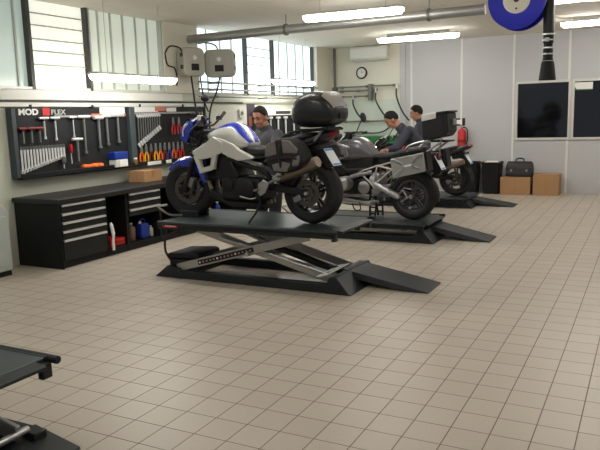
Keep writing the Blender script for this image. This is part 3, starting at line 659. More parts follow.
    if ramp:
        MB().prism([(.84, ramp_top), (1.68, .012), (1.69, .0), (1.45, .0), (.84, ramp_top-.075)], lambda a, b: (a, -.075, b), lambda a, b: (a, .355, b)).build('ramp', M_ramp, t, bev=.005)
    return t
lift(-3.43, 5.88, .60, 'raised scissor lift with silver arms carrying the white and blue motorcycle')
lift(-3.43, 8.52, .25, 'low scissor lift carrying the grey motorcycle with aluminium panniers', ramp_top=.20)
lift(-3.72, 11.80, .17, 'lowest scissor lift at the back carrying the red motorcycle', ramp_top=.15, arms=False)
lift(-3.61, 1.87, .45, 'empty raised lift cut by the lower left corner of the photo', ramp=False)
# ------------------------------------------------------------------ motorcycle building blocks
M_tyre = mat('tyre_rubber', (24, 24, 25), .75, var=.1, scale=40, bump=.15)
M_rim = mat('black_alloy', (38, 38, 40), .35, .4, var=.05)
M_discs = mat('brake_disc_steel', (86, 82, 78), .4, .8, var=.08)
M_eng = mat('dark_engine_metal', (34, 34, 35), .42, .5, var=.12, scale=20)
M_engs = mat('grey_engine_metal', (140, 140, 140), .4, .7, var=.12, scale=20)
M_seat = mat('black_seat_vinyl', (28, 28, 31), .5, var=.08, scale=40, bump=.1)
M_plast = mat('black_gloss_plastic', (24, 23, 25), .36, var=.05, coat=.1)
M_tail = mat('red_tail_lens', (104, 16, 20), .2, var=.05); M_amber = mat('amber_lens', (220, 110, 30), .25, var=.05)
M_plate = mat('number_plate_white', (236, 244, 252), .35, var=.02); M_plblue = mat('number_plate_blue', (96, 150, 226), .35, var=.02)
def wheel(par, x, z, R, w, rim=M_rim, discs=(), spokes=5, steer=None, dr=.14, double=True):
    """rim and spokes in one mesh; tyre and discs under it"""
    k = R-.095
    b = MB().lathe([(k-.022, -w*.36), (k+.012, -w*.40), (k+.012, -w*.34), (k-.004, -w*.28), (k-.012, 0), (k-.004, w*.28), (k+.012, w*.34), (k+.012, w*.40), (k-.022, w*.36), (k-.03, 0)], (0, 0, 0), (0, 1, 0), 48, closed=True)
    b.lathe([(.015, -.07), (.045, -.07), (.05, -.03), (.05, .03), (.045, .07), (.015, .07)], (0, 0, 0), (0, 1, 0), 24)
    for i in range(spokes):
        for da in ((-.14, .14) if double else (0,)):
            a = 2*PI*i/spokes+.3; a2 = a+da*1.0; a1 = a+da*1.6
            b.bar((.04*math.cos(a1), 0, .04*math.sin(a1)), ((k-.02)*math.cos(a2), 0, (k-.02)*math.sin(a2)), .024 if double else .034, .022 if double else .034, (0, 1, 0))
    o = b.build('wheel', rim, par, ang=40); o.location = (x, 0, z)
    if steer is not None: o.rotation_euler = (0, 0, steer)
    h = w/2
    pr = [(k+.004, -h*.72), (k+.03, -h*.93), (k+.055, -h), (k+.078, -h*.82), (R-.004, -h*.42), (R, 0), (R-.004, h*.42), (k+.078, h*.82), (k+.055, h), (k+.03, h*.93), (k+.004, h*.72)]
    MB().lathe(pr, (0, 0, 0), (0, 1, 0), 56, closed=True).build('tyre', M_tyre, o, ang=60)
    for y in discs:
        d = MB().lathe([(dr-.045, -.003), (dr, -.003), (dr, .003), (dr-.045, .003)], (0, y, 0), (0, 1, 0), 40, closed=True)
        d.lathe([(.03, -.004), (.065, -.004), (.065, .004), (.03, .004)], (0, y, 0), (0, 1, 0), 24, closed=True)
        for i in range(6):
            a = PI*i/3; d.bar((.06*math.cos(a), y, .06*math.sin(a)), ((dr-.04)*math.cos(a+.3), y, (dr-.04)*math.sin(a+.3)), .014, .005, (0, 1, 0))
        d.build('brake_disc', M_discs, o)
    return o
def fender(par, x, z, R, w, a0, a1, m, name='fender', t=.006, n=16, drop=.35):
    rings = []
    for i in range(n+1):
        a = math.radians(a0+(a1-a0)*i/n); c, s = math.cos(a), math.sin(a); ring = []
        pr = [(-w/2, R*(1-drop*.5)), (-w*.48, R*.93), (-w*.3, R*.99), (0, R*1.01), (w*.3, R*.99), (w*.48, R*.93), (w/2, R*(1-drop*.5))]
        for y, r in pr: ring.append(V((x+c*r, y, z+s*r)))
        for y, r in pr[::-1]: ring.append(V((x+c*(r-t), y*.94, z+s*(r-t))))
        rings.append(ring)
    return MB().loft(rings).build(name, m, par, ang=50)
def number_plate(par, x, z, tilt, w=.16, h=.19):
    """plate facing backwards and up, hung under the tail"""
    o = MB().bx(-.004, .004, -w/2, w/2, -h/2, h/2).build('number_plate', M_plate, par, bev=.003)
    o.location = (x, 0, z); o.rotation_euler = (0, tilt, 0)
    MB().bx(-.006, -.004, -w/2+.006, w/2-.006, h*.36, h*.47).build('plate_band', M_plblue, o); MB().bx(-.006, -.004, -w/2+.006, w/2-.006, -h*.47, -h*.38).build('plate_band', M_plblue, o)
    MB().bx(.004, .012, -w/2-.008, w/2+.008, -h/2-.012, h/2+.004).build('plate_holder', M_blk2, o, bev=.003)
    return o
def mirror(par, p0, p1, hw=.06, hh=.035):
    p0, p1 = V(p0), V(p1)
    o = MB().tube(bez([p0, p0*.6+p1*.4+V((0, 0, .02)), p1], 5), .007, 8).build('mirror_stalk', M_blk2, par)
    MB().ell(p1, (.022, hw, hh), 16, 10, (0, .2, 0)).build('mirror_head', M_blk2, o); return o
def grip(par, p0, p1, lever=True):
    p0, p1 = V(p0), V(p1)
    o = MB().tube([p0, p0*.1+p1*.9, p1], [.017, .018, .02], 14).build('grip', M_hose, par)
    if lever:
        f = V((.05, 0, -.01)); MB().tube(bez([p0+f*.6-(p1-p0)*.25, p0+f*1.5, p0*.4+p1*.6+f*1.5, p1+f*1.3], 5), .007, 8).build('lever', M_alu, o)
        MB().box(p0-(p1-p0)*.2+V((.02, 0, 0)), (.05, .05, .045)).build('switch_block', M_blk2, o, bev=.008)
    return o
# ------------------------------------------------------------------ white and blue roadster with luggage
M_rd = mat('bright_red_paint', (176, 18, 20), .28, var=.03, coat=.4)
M_pearl = mat('pearl_white_paint', (205, 205, 198), .28, var=.02, coat=.4)
M_bl = mat('deep_blue_paint', (22, 52, 178), .25, var=.03, coat=.5)
M_gbag = mat('grey_bag_fabric', (112, 108, 104), .8, var=.08, scale=60, bump=.1)
M_bbag = mat('black_bag_fabric', (26, 26, 28), .75, var=.1, scale=60, bump=.1)
M_bronze = mat('smoked_titanium', (128, 114, 100), .38, .55, var=.06)
M_refl = mat('silver_reflector_lid', (188, 186, 186), .3, .5, var=.04)
def shroud(par, s, m, outer, struts, y0, y1):
    mb = MB()
    mb.plate(outer, s*y0, s*y1)
    for a, b, wd in struts: mb.bar((a[0], s*(y0+y1)/2, a[1]), (b[0], s*(y0+y1)/2, b[1]), abs(y1-y0), wd, (0, 0, 1) if abs(a[1]-b[1]) < abs(a[0]-b[0]) else (1, 0, 0))
    return mb.build('radiator_shroud', m, par, bev=.008)
def roadster(O, rz, label, body, topcol, stripe, fend, luggage=True, steer=.22, tail=M_plast, rim=M_rim, tape=None):
    t = thing('motorcycle', label, 'motorcycle', O, rz)
    # running gear
    wf = wheel(t, .765, .30, .30, .122, rim, discs=(-.075, .075), steer=steer, dr=.155)
    wheel(t, -.765, .305, .305, .185, rim, discs=(.115,), dr=.13)
    if tape:
        for o in [c for c in kids(t) if c.name.startswith('wheel')]:
            for s in (-1, 1): MB().lathe([(.205, s*.045), (.222, s*.062), (.222, s*.066), (.205, s*.05)], (0, 0, 0), (0, 1, 0), 48, closed=True).build('rim_tape', tape, o)['label'] = 'red rim stripe'
    top = V((.475, 0, .92)); ax = V((.765, 0, .30))
    fk = MB()
    for s in (-1, 1):
        f = MB().tube([(ax.x, s*.10, ax.z-.03), (ax.x-.13, s*.10, ax.z+.30)], [.027, .03], 14); f.tube([(ax.x-.13, s*.10, ax.z+.28), (top.x, s*.10, top.z)], .023, 14); f.bx(ax.x-.03, ax.x+.03, s*.10-.02, s*.10+.02, ax.z-.03, ax.z+.03)
        f.build('fork_leg', M_blk2 if s else M_alu, t)
        c = MB().box((ax.x-.09, s*.085, ax.z+.07), (.06, .05, .11), (0, -.4, 0)); c.build('brake_caliper', M_engs, t, bev=.01)
    MB().box((.60, 0, .68), (.09, .27, .05), (0, .43, 0)).build('fork_yoke', M_eng, t, bev=.01); MB().box((.49, 0, .90), (.10, .27, .04), (0, .43, 0)).build('fork_yoke', M_eng, t, bev=.01)
    fender(t, .765, .30, .335, .15, 40, 165, fend, drop=.55)
    if stripe is not fend:
        st = MB()
        fender(t, .765, .30, .341, .04, 42, 130, stripe, 'fender_stripe', .004)
    # headlight and fly screen
    rings = []
    for x, zc, hh, hw in ((.57, .87, .08, .09), (.63, .87, .10, .105), (.70, .86, .09, .10), (.75, .85, .07, .08)): rings.append(superring(x, zc, hh, hw, 2.8, 20))
    MB().loft(rings).build('headlight', M_blk2, t, sub=1)
    rings = [superring(.775, .835, .045, .06, 2.4, 20), superring(.755, .835, .06, .08, 2.4, 20)]
    MB().loft(rings).build('headlight_lens', mat('clear_lens', (190, 196, 204), .1, var=.02), t)
    scr = []
    for x, z, w in ((.79, .79, .09), (.81, .85, .115), (.79, .92, .125), (.73, .99, .115), (.62, 1.045, .07)):
        scr.append([V((x-.0-abs(q)**2*.09, w*q, z)) for q in (-1, -.6, -.2, .2, .6, 1)]+[V((x-.012-abs(q)**2*.09, w*q, z-.006)) for q in (1, .6, .2, -.2, -.6, -1)])
    MB().loft(scr).build('fly_screen', topcol, t, ang=50)
    e = MB().tube(bez([(.72, .136, .86), (.71, .138, .93), (.65, .13, .99), (.56, .08, 1.05)], 5), .007, 6).build('screen_edge', stripe if stripe is not fend else M_wht, t)
    for s in (-1, 1): MB().plate([(.775, .85), (.75, .94), (.67, 1.01), (.60, 1.02), (.59, .95), (.625, .87), (.70, .79)], s*.112, s*.132).build('headlight_cowl', topcol, t, bev=.008)
    MB().box((.60, 0, .97), (.07, .17, .09), (0, .5, 0)).build('instrument_panel', M_blk2, t, bev=.012)
    # bars
    cs, sn = math.cos(steer), math.sin(steer)
    def R(p): return (.49+(p[0]-.49)*cs-p[1]*sn, (p[0]-.49)*sn+p[1]*cs, p[2])
    MB().tube(bez([R(q) for q in ((.45, -.26, 1.05), (.45, -.2, 1.03), (.47, -.09, .97), (.47, .09, .97), (.42, .2, 1.02), (.38, .27, 1.04))], 5), .012, 10).build('handlebar', M_blk2, t)
    for s in (-1, 1):
        grip(t, *((R((.385, .265, 1.04)), R((.34, .40, 1.035))) if s > 0 else (R((.45, -.25, 1.05)), R((.46, -.36, 1.095)))))
        if s > 0: mirror(t, R((.43, .21, 1.03)), (.27, .30, 1.235))
    MB().box(R((.50, .14, 1.05)), (.05, .055, .05)).build('brake_reservoir', mat('cloudy_reservoir', (222, 220, 206), .35), t, bev=.01)
    for k, (a, b, c) in enumerate((((.50, .1, 1.0), (.64, .12, .93), (.60, .1, .72)), ((.52, -.1, 1.0), (.66, -.05, .9), (.62, -.1, .7)), ((.46, .18, 1.0), (.62, .16, .88), (.55, .1, .8)))):
        MB().tube(bez([a, b, c], 6), .008, 6).build('cable', M_hose, t)
    # tank: white flanks, blue shoulders, thin white spine
    n = 64; rings = []; mi = []
    for x, zb, zt, hw in ((.45, .82, .885, .08), (.39, .78, .915, .13), (.30, .73, .95, .175), (.20, .70, .985, .19), (.11, .69, 1.0, .195), (.04, .69, .965, .185), (-.02, .71, .895, .165), (-.07, .73, .83, .14), (-.10, .74, .78, .11)):
        rings.append(superring(x, (zb+zt)/2, (zt-zb)/2, hw, 2.5, n))
    for k in range(n):
        a = abs(((k+.5)/n*360+360) % 360-90); mi.append(2 if a < 3 else 1 if a < 50 else 0)
    MB().loft(rings, mi=mi).build('fuel_tank', [body, topcol, stripe if stripe is not fend else topcol], t, sub=1, ang=70)
    MB().lathe([(.045, 0), (.05, .008), (.02, .016), (0, .016)], (.2, 0, .968), (.15, 0, 1), 20).build('filler_cap', M_alu, t)
    for s in (-1, 1):
        # tank flank running down to the seat, and radiator shroud with its triangular opening
        fl = [(.285, .85), (.16, .83), (.04, .785), (-.04, .72), (-.21, .645), (-.19, .63), (-.02, .61), (.19, .69), (.27, .73)]
        MB().plate(fl, s*.14, s*.20).build('flank_panel', body, t, bev=.014, seg=3)
        up = [(.55, .685), (.535, .715), (.47, .745), (.36, .80), (.27, .855), (.16, .80), (.16, .70), (.25, .66), (.30, .645), (.45, .62), (.50, .64)]
        shroud(t, s, body, up, (((.515, .665), (.435, .49), .05), ((.265, .68), (.30, .535), .055), ((.47, .50), (.275, .55), .05)), .165, .21)
        MB().plate([(.14, .685), (-.30, .585), (-.30, .555), (.13, .645)], s*.15, s*.178).build('frame_cover', (M_rd if tape else M_engs) if s > 0 else M_eng, t, bev=.006)
        MB().tube(bez([(.46, s*.05, .84), (.25, s*.13, .70), (-.05, s*.16, .58), (-.32, s*.15, .50), (-.38, s*.13, .36)], 6), .026, 10).build('frame_beam', M_eng, t)
    # engine
    MB().bx(-.26, .24, -.16, .16, .20, .45).build('crankcase', M_eng, t, bev=.04, seg=3)
    MB().box((.18, 0, .52), (.24, .30, .30), (0, .5, 0)).build('cylinder_block', M_eng, t, bev=.02)
    MB().box((.26, 0, .66), (.24, .28, .10), (0, .5, 0)).build('cam_cover', M_eng, t, bev=.02)
    for s in (-1, 1):
        MB().lathe([(.0, .0), (.115, .0), (.115, .015), (.095, .03), (.0, .034)], (-.08, s*.16, .34), (0, s, 0), 28).build('engine_cover', M_eng, t, bev=.004)
        MB().lathe([(.0, .0), (.07, .0), (.07, .012), (.05, .02), (.0, .022)], (.14, s*.16, .37), (0, s, 0), 24).build('engine_cover', M_eng, t, bev=.004)
        MB().tube(bez([(.36, s*.07, .57), (.46, s*.07, .45), (.40, s*.06, .25), (.2, s*.05, .16), (-.1, s*.04, .16), (-.3, s*.03, .2)], 6), .022, 10).build('exhaust_pipe', M_bronze, t)
    MB().bx(-.18, .2, -.1, .1, .13, .21).build('oil_sump', M_eng, t, bev=.03)
    MB().box((.44, 0, .55), (.04, .30, .30), (0, .12, 0)).build('radiator', M_blk, t, bev=.006)
    MB().plate([(.42, .22), (.12, .12), (-.25, .12), (-.25, .2), (.12, .2), (.40, .32)], -.13, .13).build('belly_pan', M_eng, t, bev=.02)
    # swing arm, drive, subframe
    for s in (-1, 1): MB().bar((-.30, s*.10, .36), (-.765, s*.12, .305), .035, .075).build('swing_arm', M_eng, t, bev=.01)
    MB().cyl((-.30, -.13, .36), (-.30, .13, .36), .035).build('swing_pivot', M_engs, t); MB().cyl((-.765, -.15, .305), (-.765, .15, .305), .018).build('axle', M_silver, t)
    MB().tube(bez([(-.36, -.03, .42), (-.46, -.03, .56), (-.44, -.03, .64)], 4), .035, 12).build('shock_absorber', M_rd if tape else M_eng, t)
    MB().box((-.66, .115, .25), (.09, .05, .06), (0, .4, 0)).build('brake_caliper', M_engs, t, bev=.01)
    for s in (-1, 1): MB().tube([(-.22, s*.12, .58), (-.5, s*.12, .66), (-.9, s*.10, .80)], .015, 8).build('subframe_tube', M_eng, t)
    # seat and tail
    rings = []
    for x, zb, zt, hw in ((.02, .70, .74, .08), (-.05, .67, .77, .13), (-.16, .655, .755, .15), (-.28, .65, .745, .155), (-.40, .67, .77, .15), (-.50, .72, .825, .14), (-.64, .78, .86, .125), (-.78, .82, .885, .10), (-.84, .84, .88, .08)):
        rings.append(superring(x, (zb+zt)/2, (zt-zb)/2, hw, 3, 20))
    MB().loft(rings).build('seat', M_seat, t, sub=1, ang=80)
    rings = []
    for x, zb, zt, hw in ((-.40, .60, .69, .13), (-.60, .66, .79, .12), (-.80, .73, .86, .11), (-.95, .80, .90, .09), (-1.02, .85, .90, .06)): rings.append(superring(x, (zb+zt)/2, (zt-zb)/2, hw, 3.2, 20))
    MB().loft(rings).build('tail_unit', tail, t, sub=1, ang=80)
    rings = [superring(x, z, h, w, 3, 16) for x, z, h, w in ((-.95, .84, .035, .075), (-1.0, .86, .035, .07), (-1.04, .875, .02, .05))]
    MB().loft(rings).build('tail_lamp', M_tail, t)
    MB().plate([(-.70, .70), (-.88, .78), (-1.0, .60), (-.97, .54), (-.86, .66), (-.72, .64)], -.09, .09).build('rear_fender', M_blk2, t, bev=.01)
    number_plate(t, -.985, .645, .58)
    for s in (-1, 1): MB().tube([(-.9, s*.08, .74), (-.93, s*.17, .74)], [.01, .02], 10).build('indicator', M_blk2, t)
    # silencer on the left, heel plates, pegs, stand
    MB().tube([(-.44, .12, .42), (-.52, .16, .46), (-.56, .17, .475)], .024, 12).build('exhaust_pipe', M_bronze, t)
    MB().tube([(-.46, .165, .435), (-.52, .172, .462), (-.92, .225, .605), (-.945, .228, .614)], [.03, .052, .056, .04], 20).build('silencer', M_bronze, t)
    MB().tube([(-.915, .225, .603), (-.955, .229, .618)], [.058, .05], 20).build('silencer_cap', M_bronze, t)
    for s in (-1, 1):
        br = MB().plate([(-.25, .39), (-.31, .43), (-.38, .40), (-.33, .30), (-.27, .265), (-.24, .30)], s*.175, s*.19).build('footrest_plate', M_alu, t, bev=.006); MB().plate([(-.43, .455), (-.50, .505), (-.57, .475), (-.50, .42)], s*.205, s*.225).build('heel_plate', M_alu, t, bev=.006)
        MB().tube([(-.30, s*.165, .36), (-.50, s*.20, .46)], .014, 8).build('footrest_hanger', M_engs, t)
        for x, z in ((-.25, .33), (-.52, .47)): MB().tube([(x, s*.18, z), (x-.01, s*.27, z+.003)], .012, 10).build('footrest', M_engs, t)
        MB().tube(bez([(-.22, s*.2, .25), (-.16, s*.21, .24), (-.05, s*.22, .26)], 4), .008, 8).build('gear_lever', M_alu, t)
    MB().tube([(-.24, .13, .24), (-.22, .20, .10), (-.17, .26, .004)], [.013, .011, .011], 10).build('side_stand', M_blk2, t)
    if not luggage: return t
    # soft panniers
    out = [(-.50, .64), (-.505, .735), (-.54, .80), (-.66, .85), (-.80, .845), (-.90, .76), (-.95, .655), (-.90, .57), (-.72, .495), (-.57, .52)]
    for s in (-1, 1):
        rr = []; cx, cz = -.72, .675
        for y, k in ((.16, .80), (.19, .94), (.26, 1.0), (.34, 1.0), (.385, .94), (.40, .82)): rr.append([V((cx+(a-cx)*k, s*y, cz+(b-cz)*k)) for a, b in out])
        p = MB().loft(rr).build('soft_pannier', M_bbag, t, sub=2, ang=180)
        for poly in ([(-.525, .68), (-.54, .78), (-.64, .825), (-.668, .69), (-.55, .665)], [(-.715, .825), (-.80, .815), (-.885, .74), (-.88, .70), (-.725, .70)], [(-.60, .60), (-.73, .63), (-.81, .61), (-.76, .53), (-.62, .535)], [(-.83, .66), (-.90, .69), (-.905, .64), (-.88, .59), (-.82, .58)]):
            MB().plate(poly, s*.375, s*.402).build('bag_panel', M_gbag, p, bev=.012, seg=3)['label'] = 'grey fabric patch'
        MB().tube(bez([(-.68, s*.20, .86), (-.69, s*.33, .85), (-.695, s*.40, .75), (-.70, s*.405, .62), (-.70, s*.36, .50)], 5), .014, 8).build('bag_strap', M_bbag, p)
        MB().tube(bez([(-.50, s*.36, .62), (-.62, s*.402, .645), (-.80, s*.404, .665), (-.95, s*.37, .63)], 5), .014, 8).build('bag_strap', M_bbag, p)
    # rack and top case
    for s in (-1, 1):
        MB().tube(bez([(-.50, s*.14, .82), (-.62, s*.15, .88), (-.80, s*.14, .90), (-1.02, s*.12, .912)], 5), .014, 10).build('grab_rail', M_blk2, t)
        MB().tube([(-.86, s*.12, .80), (-.95, s*.12, .905)], .012, 8).build('rack_strut', M_engs, t)
    MB().bx(-1.04, -.70, -.13, .13, .895, .915).build('luggage_rack', M_blk2, t, bev=.006)
    rings = []
    for x, zb, zt, hw in ((-.655, .99, 1.10, .12), (-.68, .945, 1.165, .17), (-.74, .925, 1.225, .205), (-.85, .92, 1.265, .225), (-.96, .925, 1.265, .225), (-1.05, .94, 1.22, .205), (-1.105, .97, 1.15, .18), (-1.125, 1.0, 1.10, .14)):
        rings.append(superring(x, (zb+zt)/2, (zt-zb)/2, hw, 3.4, 28))
    tcs = MB().loft(rings).build('top_case', M_plast, t, sub=1, ang=80)
    rings = []
    for x, zb, zt, hw in ((-.66, 1.055, 1.06, .125), (-.74, 1.06, 1.066, .211), (-.85, 1.065, 1.071, .231), (-.96, 1.065, 1.071, .231), (-1.05, 1.06, 1.066, .211), (-1.115, 1.05, 1.056, .165)): rings.append(superring(x, (zb+zt)/2, (zt-zb)/2, hw, 3.4, 28))
    MB().loft(rings).build('lid_seam', M_blk2, tcs)
    rr = []; N = 20
    for x, zb, zt, hw in ((-1.02, .93, 1.25, .219), (-1.035, .935, 1.235, .212), (-1.05, .94, 1.22, .205), (-1.09, .96, 1.172, .188), (-1.115, .99, 1.115, .16)):
        full = superring(x, (zb+zt)/2, (zt-zb)/2, hw, 3.4, 72)[7:24]
        c = V((x, 0, (zb+zt)/2)); a = [c+(p-c)*1.012+V((-.006, 0, .002)) for p in full]; b = [c+(p-c)*.99 for p in full]
        rr.append(a+b[::-1])
    MB().loft(rr).build('lid_panel', M_refl, tcs, ang=60)['label'] = 'silver reflective lid panel'
    MB().bx(-1.14, -1.11, -.05, .05, 1.0, 1.05).build('case_latch', M_blk2, tcs, bev=.006)
    tcs.location.x += .035
    for o in kids(t):
        if o.name.startswith('soft_pannier'): o.location.x += .045
    return t
roadster((-3.65, 5.86, .60), math.radians(176.4), 'white and blue motorcycle with soft panniers and glossy black top case on the raised lift', M_pearl, M_bl, M_wht, M_bl)
roadster((-3.80, 11.82, .17), math.radians(179), 'red motorcycle on the lowest lift at the back, seen behind the grey one', M_rd, M_blk2, M_blk2, M_blk2, False, 0., M_plast, M_rim, M_rd)
# ------------------------------------------------------------------ grey touring enduro with aluminium cases
M_gtank = mat('graphite_tank_paint', (104, 102, 106), .28, .35, var=.03, coat=.4)
M_case = mat('aluminium_case', (168, 168, 166), .42, .55, var=.05, scale=20)
M_trel = mat('pale_frame_paint', (172, 172, 168), .4, .2, var=.03)
t = thing('motorcycle', 'grey touring motorcycle with square aluminium side cases and black top case on the low lift', 'motorcycle', (-3.49, 8.5, .25), math.radians(176.4))
M_grim = mat('grey_cast_wheel', (76, 76, 78), .4, .5, var=.06)
wheel(t, .755, .32, .32, .12, M_grim, discs=(-.075, .075), steer=.2, dr=.15); wheel(t, -.755, .31, .31, .16, M_grim, discs=(), dr=.13)
for s in (-1, 1):
    MB().tube([(.755, s*.09, .30), (.62, s*.09, .60), (.47, s*.09, .95)], [.025, .028, .022], 12).build('fork_leg', M_alu, t)
    # boxer cylinder, exhaust header, trellis
    c = MB().cyl((.13, s*.14, .47), (.13, s*.30, .48), .075, .085, 18)
    for k in range(5): c.cyl((.13, s*(.17+.025*k), .475), (.13, s*(.18+.025*k), .475), .10, n=18)
    c.build('cylinder', M_engs, t, bev=.003)
    MB().box((.13, s*.345, .485), (.22, .10, .15)).build('valve_cover', M_alu, t, bev=.03, seg=3)
    MB().tube(bez([(.22, s*.33, .44), (.34, s*.30, .40), (.30, s*.2, .25), (.05, s*.14, .20), (-.3, s*.10, .24)], 6), .022, 12).build('exhaust_pipe', M_alu, t)
    A, B, Cc, D, E_ = (-.06, s*.17, .63), (-.33, s*.19, .715), (-.54, s*.20, .67), (-.26, s*.18, .45), (-.30, s*.15, .33)
    for p, q in ((A, B), (B, Cc), (A, D), (B, D), (Cc, D), (D, E_), ((-.33, s*.19, .71), (-.82, s*.17, .84))):
        MB().tube([p, q], .012, 10).build('trellis_tube', M_trel, t)
    MB().tube([(.40, s*.07, .80), (.15, s*.13, .66), (-.06, s*.16, .62)], .018, 10).build('frame_tube', M_eng, t)
    MB().tube([(-.28, s*.2, .33), (-.30, s*.30, .335)], .013, 10).build('footrest', M_engs, t); MB().tube([(-.50, s*.2, .46), (-.52, s*.29, .46)], .013, 10).build('footrest', M_engs, t)
    MB().plate([(-.24, .40), (-.38, .46), (-.52, .48), (-.52, .45), (-.36, .36), (-.26, .30)], s*.18, s*.195).build('footrest_plate', M_engs, t, bev=.006)
MB().bx(-.24, .38, -.12, .12, .56, .82).build('airbox', M_blk2, t, bev=.03)
MB().bx(-.26, .28, -.16, .16, .28, .56).build('crankcase', M_eng, t, bev=.05, seg=3); MB().bx(-.34, -.18, -.14, .14, .30, .62).build('gearbox', M_engs, t, bev=.04)
MB().lathe([(0, 0), (.12, 0), (.12, .03), (.0, .04)], (.29, 0, .44), (1, 0, 0), 28).build('engine_cover', M_eng, t)
MB().box((.0, .12, .64), (.34, .12, .10)).build('intake_box', M_eng, t, bev=.03)
MB().plate([(.36, .20), (.10, .17), (-.20, .17), (-.20, .22), (.30, .30)], -.14, .14).build('skid_plate', M_alu, t, bev=.01)
MB().bar((-.28, -.11, .38), (-.755, -.13, .31), .08, .10).build('swing_arm', M_eng, t, bev=.02); MB().ell((-.755, -.14, .31), (.09, .06, .09)).build('final_drive', M_engs, t)
MB().tube([(-.25, .155, .485), (-.30, .16, .465), (-.58, .17, .325), (-.62, .17, .305)], [.03, .045, .045, .03], 18).build('silencer', M_alu, t)
h_ = MB().tube([(-.55, .10, .30), (-.66, .12, .40), (-.72, .12, .30), (-.63, .11, .24)], .016, 8).build('bracket', M_alu, t)
MB().cyl((-.755, -.10, .31), (-.755, .10, .31), .03).build('axle', M_silver, t)
# tank and front bodywork
rings = []
for x, zb, zt, hw in ((.46, .86, .96, .10), (.38, .80, 1.0, .15), (.26, .76, 1.04, .19), (.14, .75, 1.075, .21), (.02, .76, 1.095, .21), (-.06, .77, 1.08, .195), (-.14, .78, 1.0, .17), (-.22, .79, .90, .14), (-.28, .80, .855, .11)): rings.append(superring(x, (zb+zt)/2, (zt-zb)/2, hw, 2.7, 28))
MB().loft(rings).build('fuel_tank', M_gtank, t, sub=1, ang=80)
for s in (-1, 1):
    MB().plate([(.45, .96), (.28, 1.0), (.10, .94), (.06, .84), (.22, .78), (.42, .80), (.52, .88)], s*.19, s*.225).build('tank_panel', M_gtank, t, bev=.015, seg=3)
    MB().plate([(.44, .985), (.27, 1.03), (.08, .97), (.05, .945), (.28, 1.0), (.44, .965)], s*.205, s*.235).build('tank_trim', M_refl, t, bev=.006)
MB().plate([(.50, .98), (.98, .86), (1.0, .84), (.70, .82), (.50, .82)], -.09, .09).build('beak', M_gtank, t, bev=.02)
MB().loft([superring(.60, .98, .07, .12, 3, 20), superring(.68, .97, .08, .13, 3, 20), superring(.73, .96, .06, .11, 3, 20)]).build('headlight', mat('clear_lens', (190, 196, 204), .1), t)
ws = []
for x, z, w in ((.70, 1.02, .16), (.64, 1.14, .18), (.55, 1.27, .16), (.50, 1.33, .12)): ws.append([V((x-.10*q*q, w*q, z)) for q in (-1, -.6, -.2, .2, .6, 1)]+[V((x-.10*q*q-.004, w*q, z-.004)) for q in (1, .6, .2, -.2, -.6, -1)])
MB().loft(ws).build('windscreen', mat('smoked_screen', (60, 62, 66), .12, trans=.6, var=.02), t, ang=60)
fender(t, .755, .32, .36, .15, 30, 150, M_gtank, drop=.5); fender(t, -.755, .31, .35, .16, 75, 190, M_blk2, drop=.4)
# bars turned a little to the left
MB().tube(bez([(-.08, .28, 1.13), (.08, .20, 1.10), (.27, .10, 1.06), (.30, -.06, 1.06), (.24, -.22, 1.10), (.22, -.32, 1.13)], 5), .013, 10).build('handlebar', M_blk2, t)
grip(t, (-.08, .28, 1.135), (-.27, .385, 1.155)); grip(t, (.22, -.33, 1.13), (.20, -.46, 1.135))
MB().plate([(.0, 1.06), (.06, 1.10), (.03, 1.17), (-.03, 1.15)], .26, .36).build('hand_guard', M_blk2, t, bev=.01)
mirror(t, (-.06, .25, 1.14), (-.19, .30, 1.345), .08, .065)
MB().box((.36, 0, 1.08), (.10, .18, .07), (0, .5, 0)).build('instrument_panel', M_blk2, t, bev=.012)
MB().tube(bez([(.08, .12, 1.12), (.22, .16, 1.07), (.36, .12, 1.0)], 6), .011, 8).build('cable', M_hose, t); MB().tube(bez([(.14, .2, 1.11), (.2, .23, 1.04), (.34, .2, .98)], 6), .012, 8).build('brake_line', M_alu, t)
# seats, rack
rings = []
for x, zb, zt, hw in ((-.20, .80, .86, .11), (-.28, .79, .875, .14), (-.42, .79, .87, .165), (-.55, .80, .885, .165), (-.60, .81, .93, .16), (-.75, .83, .95, .15), (-.90, .86, .965, .13), (-.96, .88, .95, .11)): rings.append(superring(x, (zb+zt)/2, (zt-zb)/2, hw, 3.2, 20))
MB().loft(rings).build('seat', M_seat, t, sub=1, ang=80)
MB().plate([(-.30, .79), (-.95, .87), (-1.08, .87), (-1.05, .78), (-.60, .68), (-.34, .72)], -.12, .12).build('tail_unit', M_blk2, t, bev=.02)
for s in (-1, 1):
    MB().tube(bez([(-.74, s*.19, .91), (-.77, s*.235, .955), (-.83, s*.24, .99), (-1.0, s*.22, 1.03), (-1.04, s*.16, 1.03)], 6), .015, 12).build('grab_rail', M_silver, t)
    MB().tube([(-1.0, s*.16, .90), (-1.18, s*.14, 1.02)], .013, 8).build('rack_strut', M_engs, t)
    MB().tube([(-1.02, s*.11, .84), (-1.04, s*.2, .84)], [.012, .022], 10).build('indicator', mat('clear_lens', (190, 196, 204), .1), t)
MB().bx(-1.26, -.92, -.14, .14, 1.015, 1.035).build('luggage_rack', M_blk2, t, bev=.006)
rings = [superring(x, z, h, w, 3, 16) for x, z, h, w in ((-1.04, .84, .035, .07), (-1.10, .85, .03, .065), (-1.12, .85, .02, .05))]; MB().loft(rings).build('tail_lamp', M_tail, t)
MB().plate([(-1.02, .84), (-1.10, .82), (-1.14, .62), (-1.08, .58), (-.98, .70)], -.07, .07).build('rear_fender', M_blk2, t, bev=.01)
number_plate(t, -1.115, .76, .50, .16, .22)
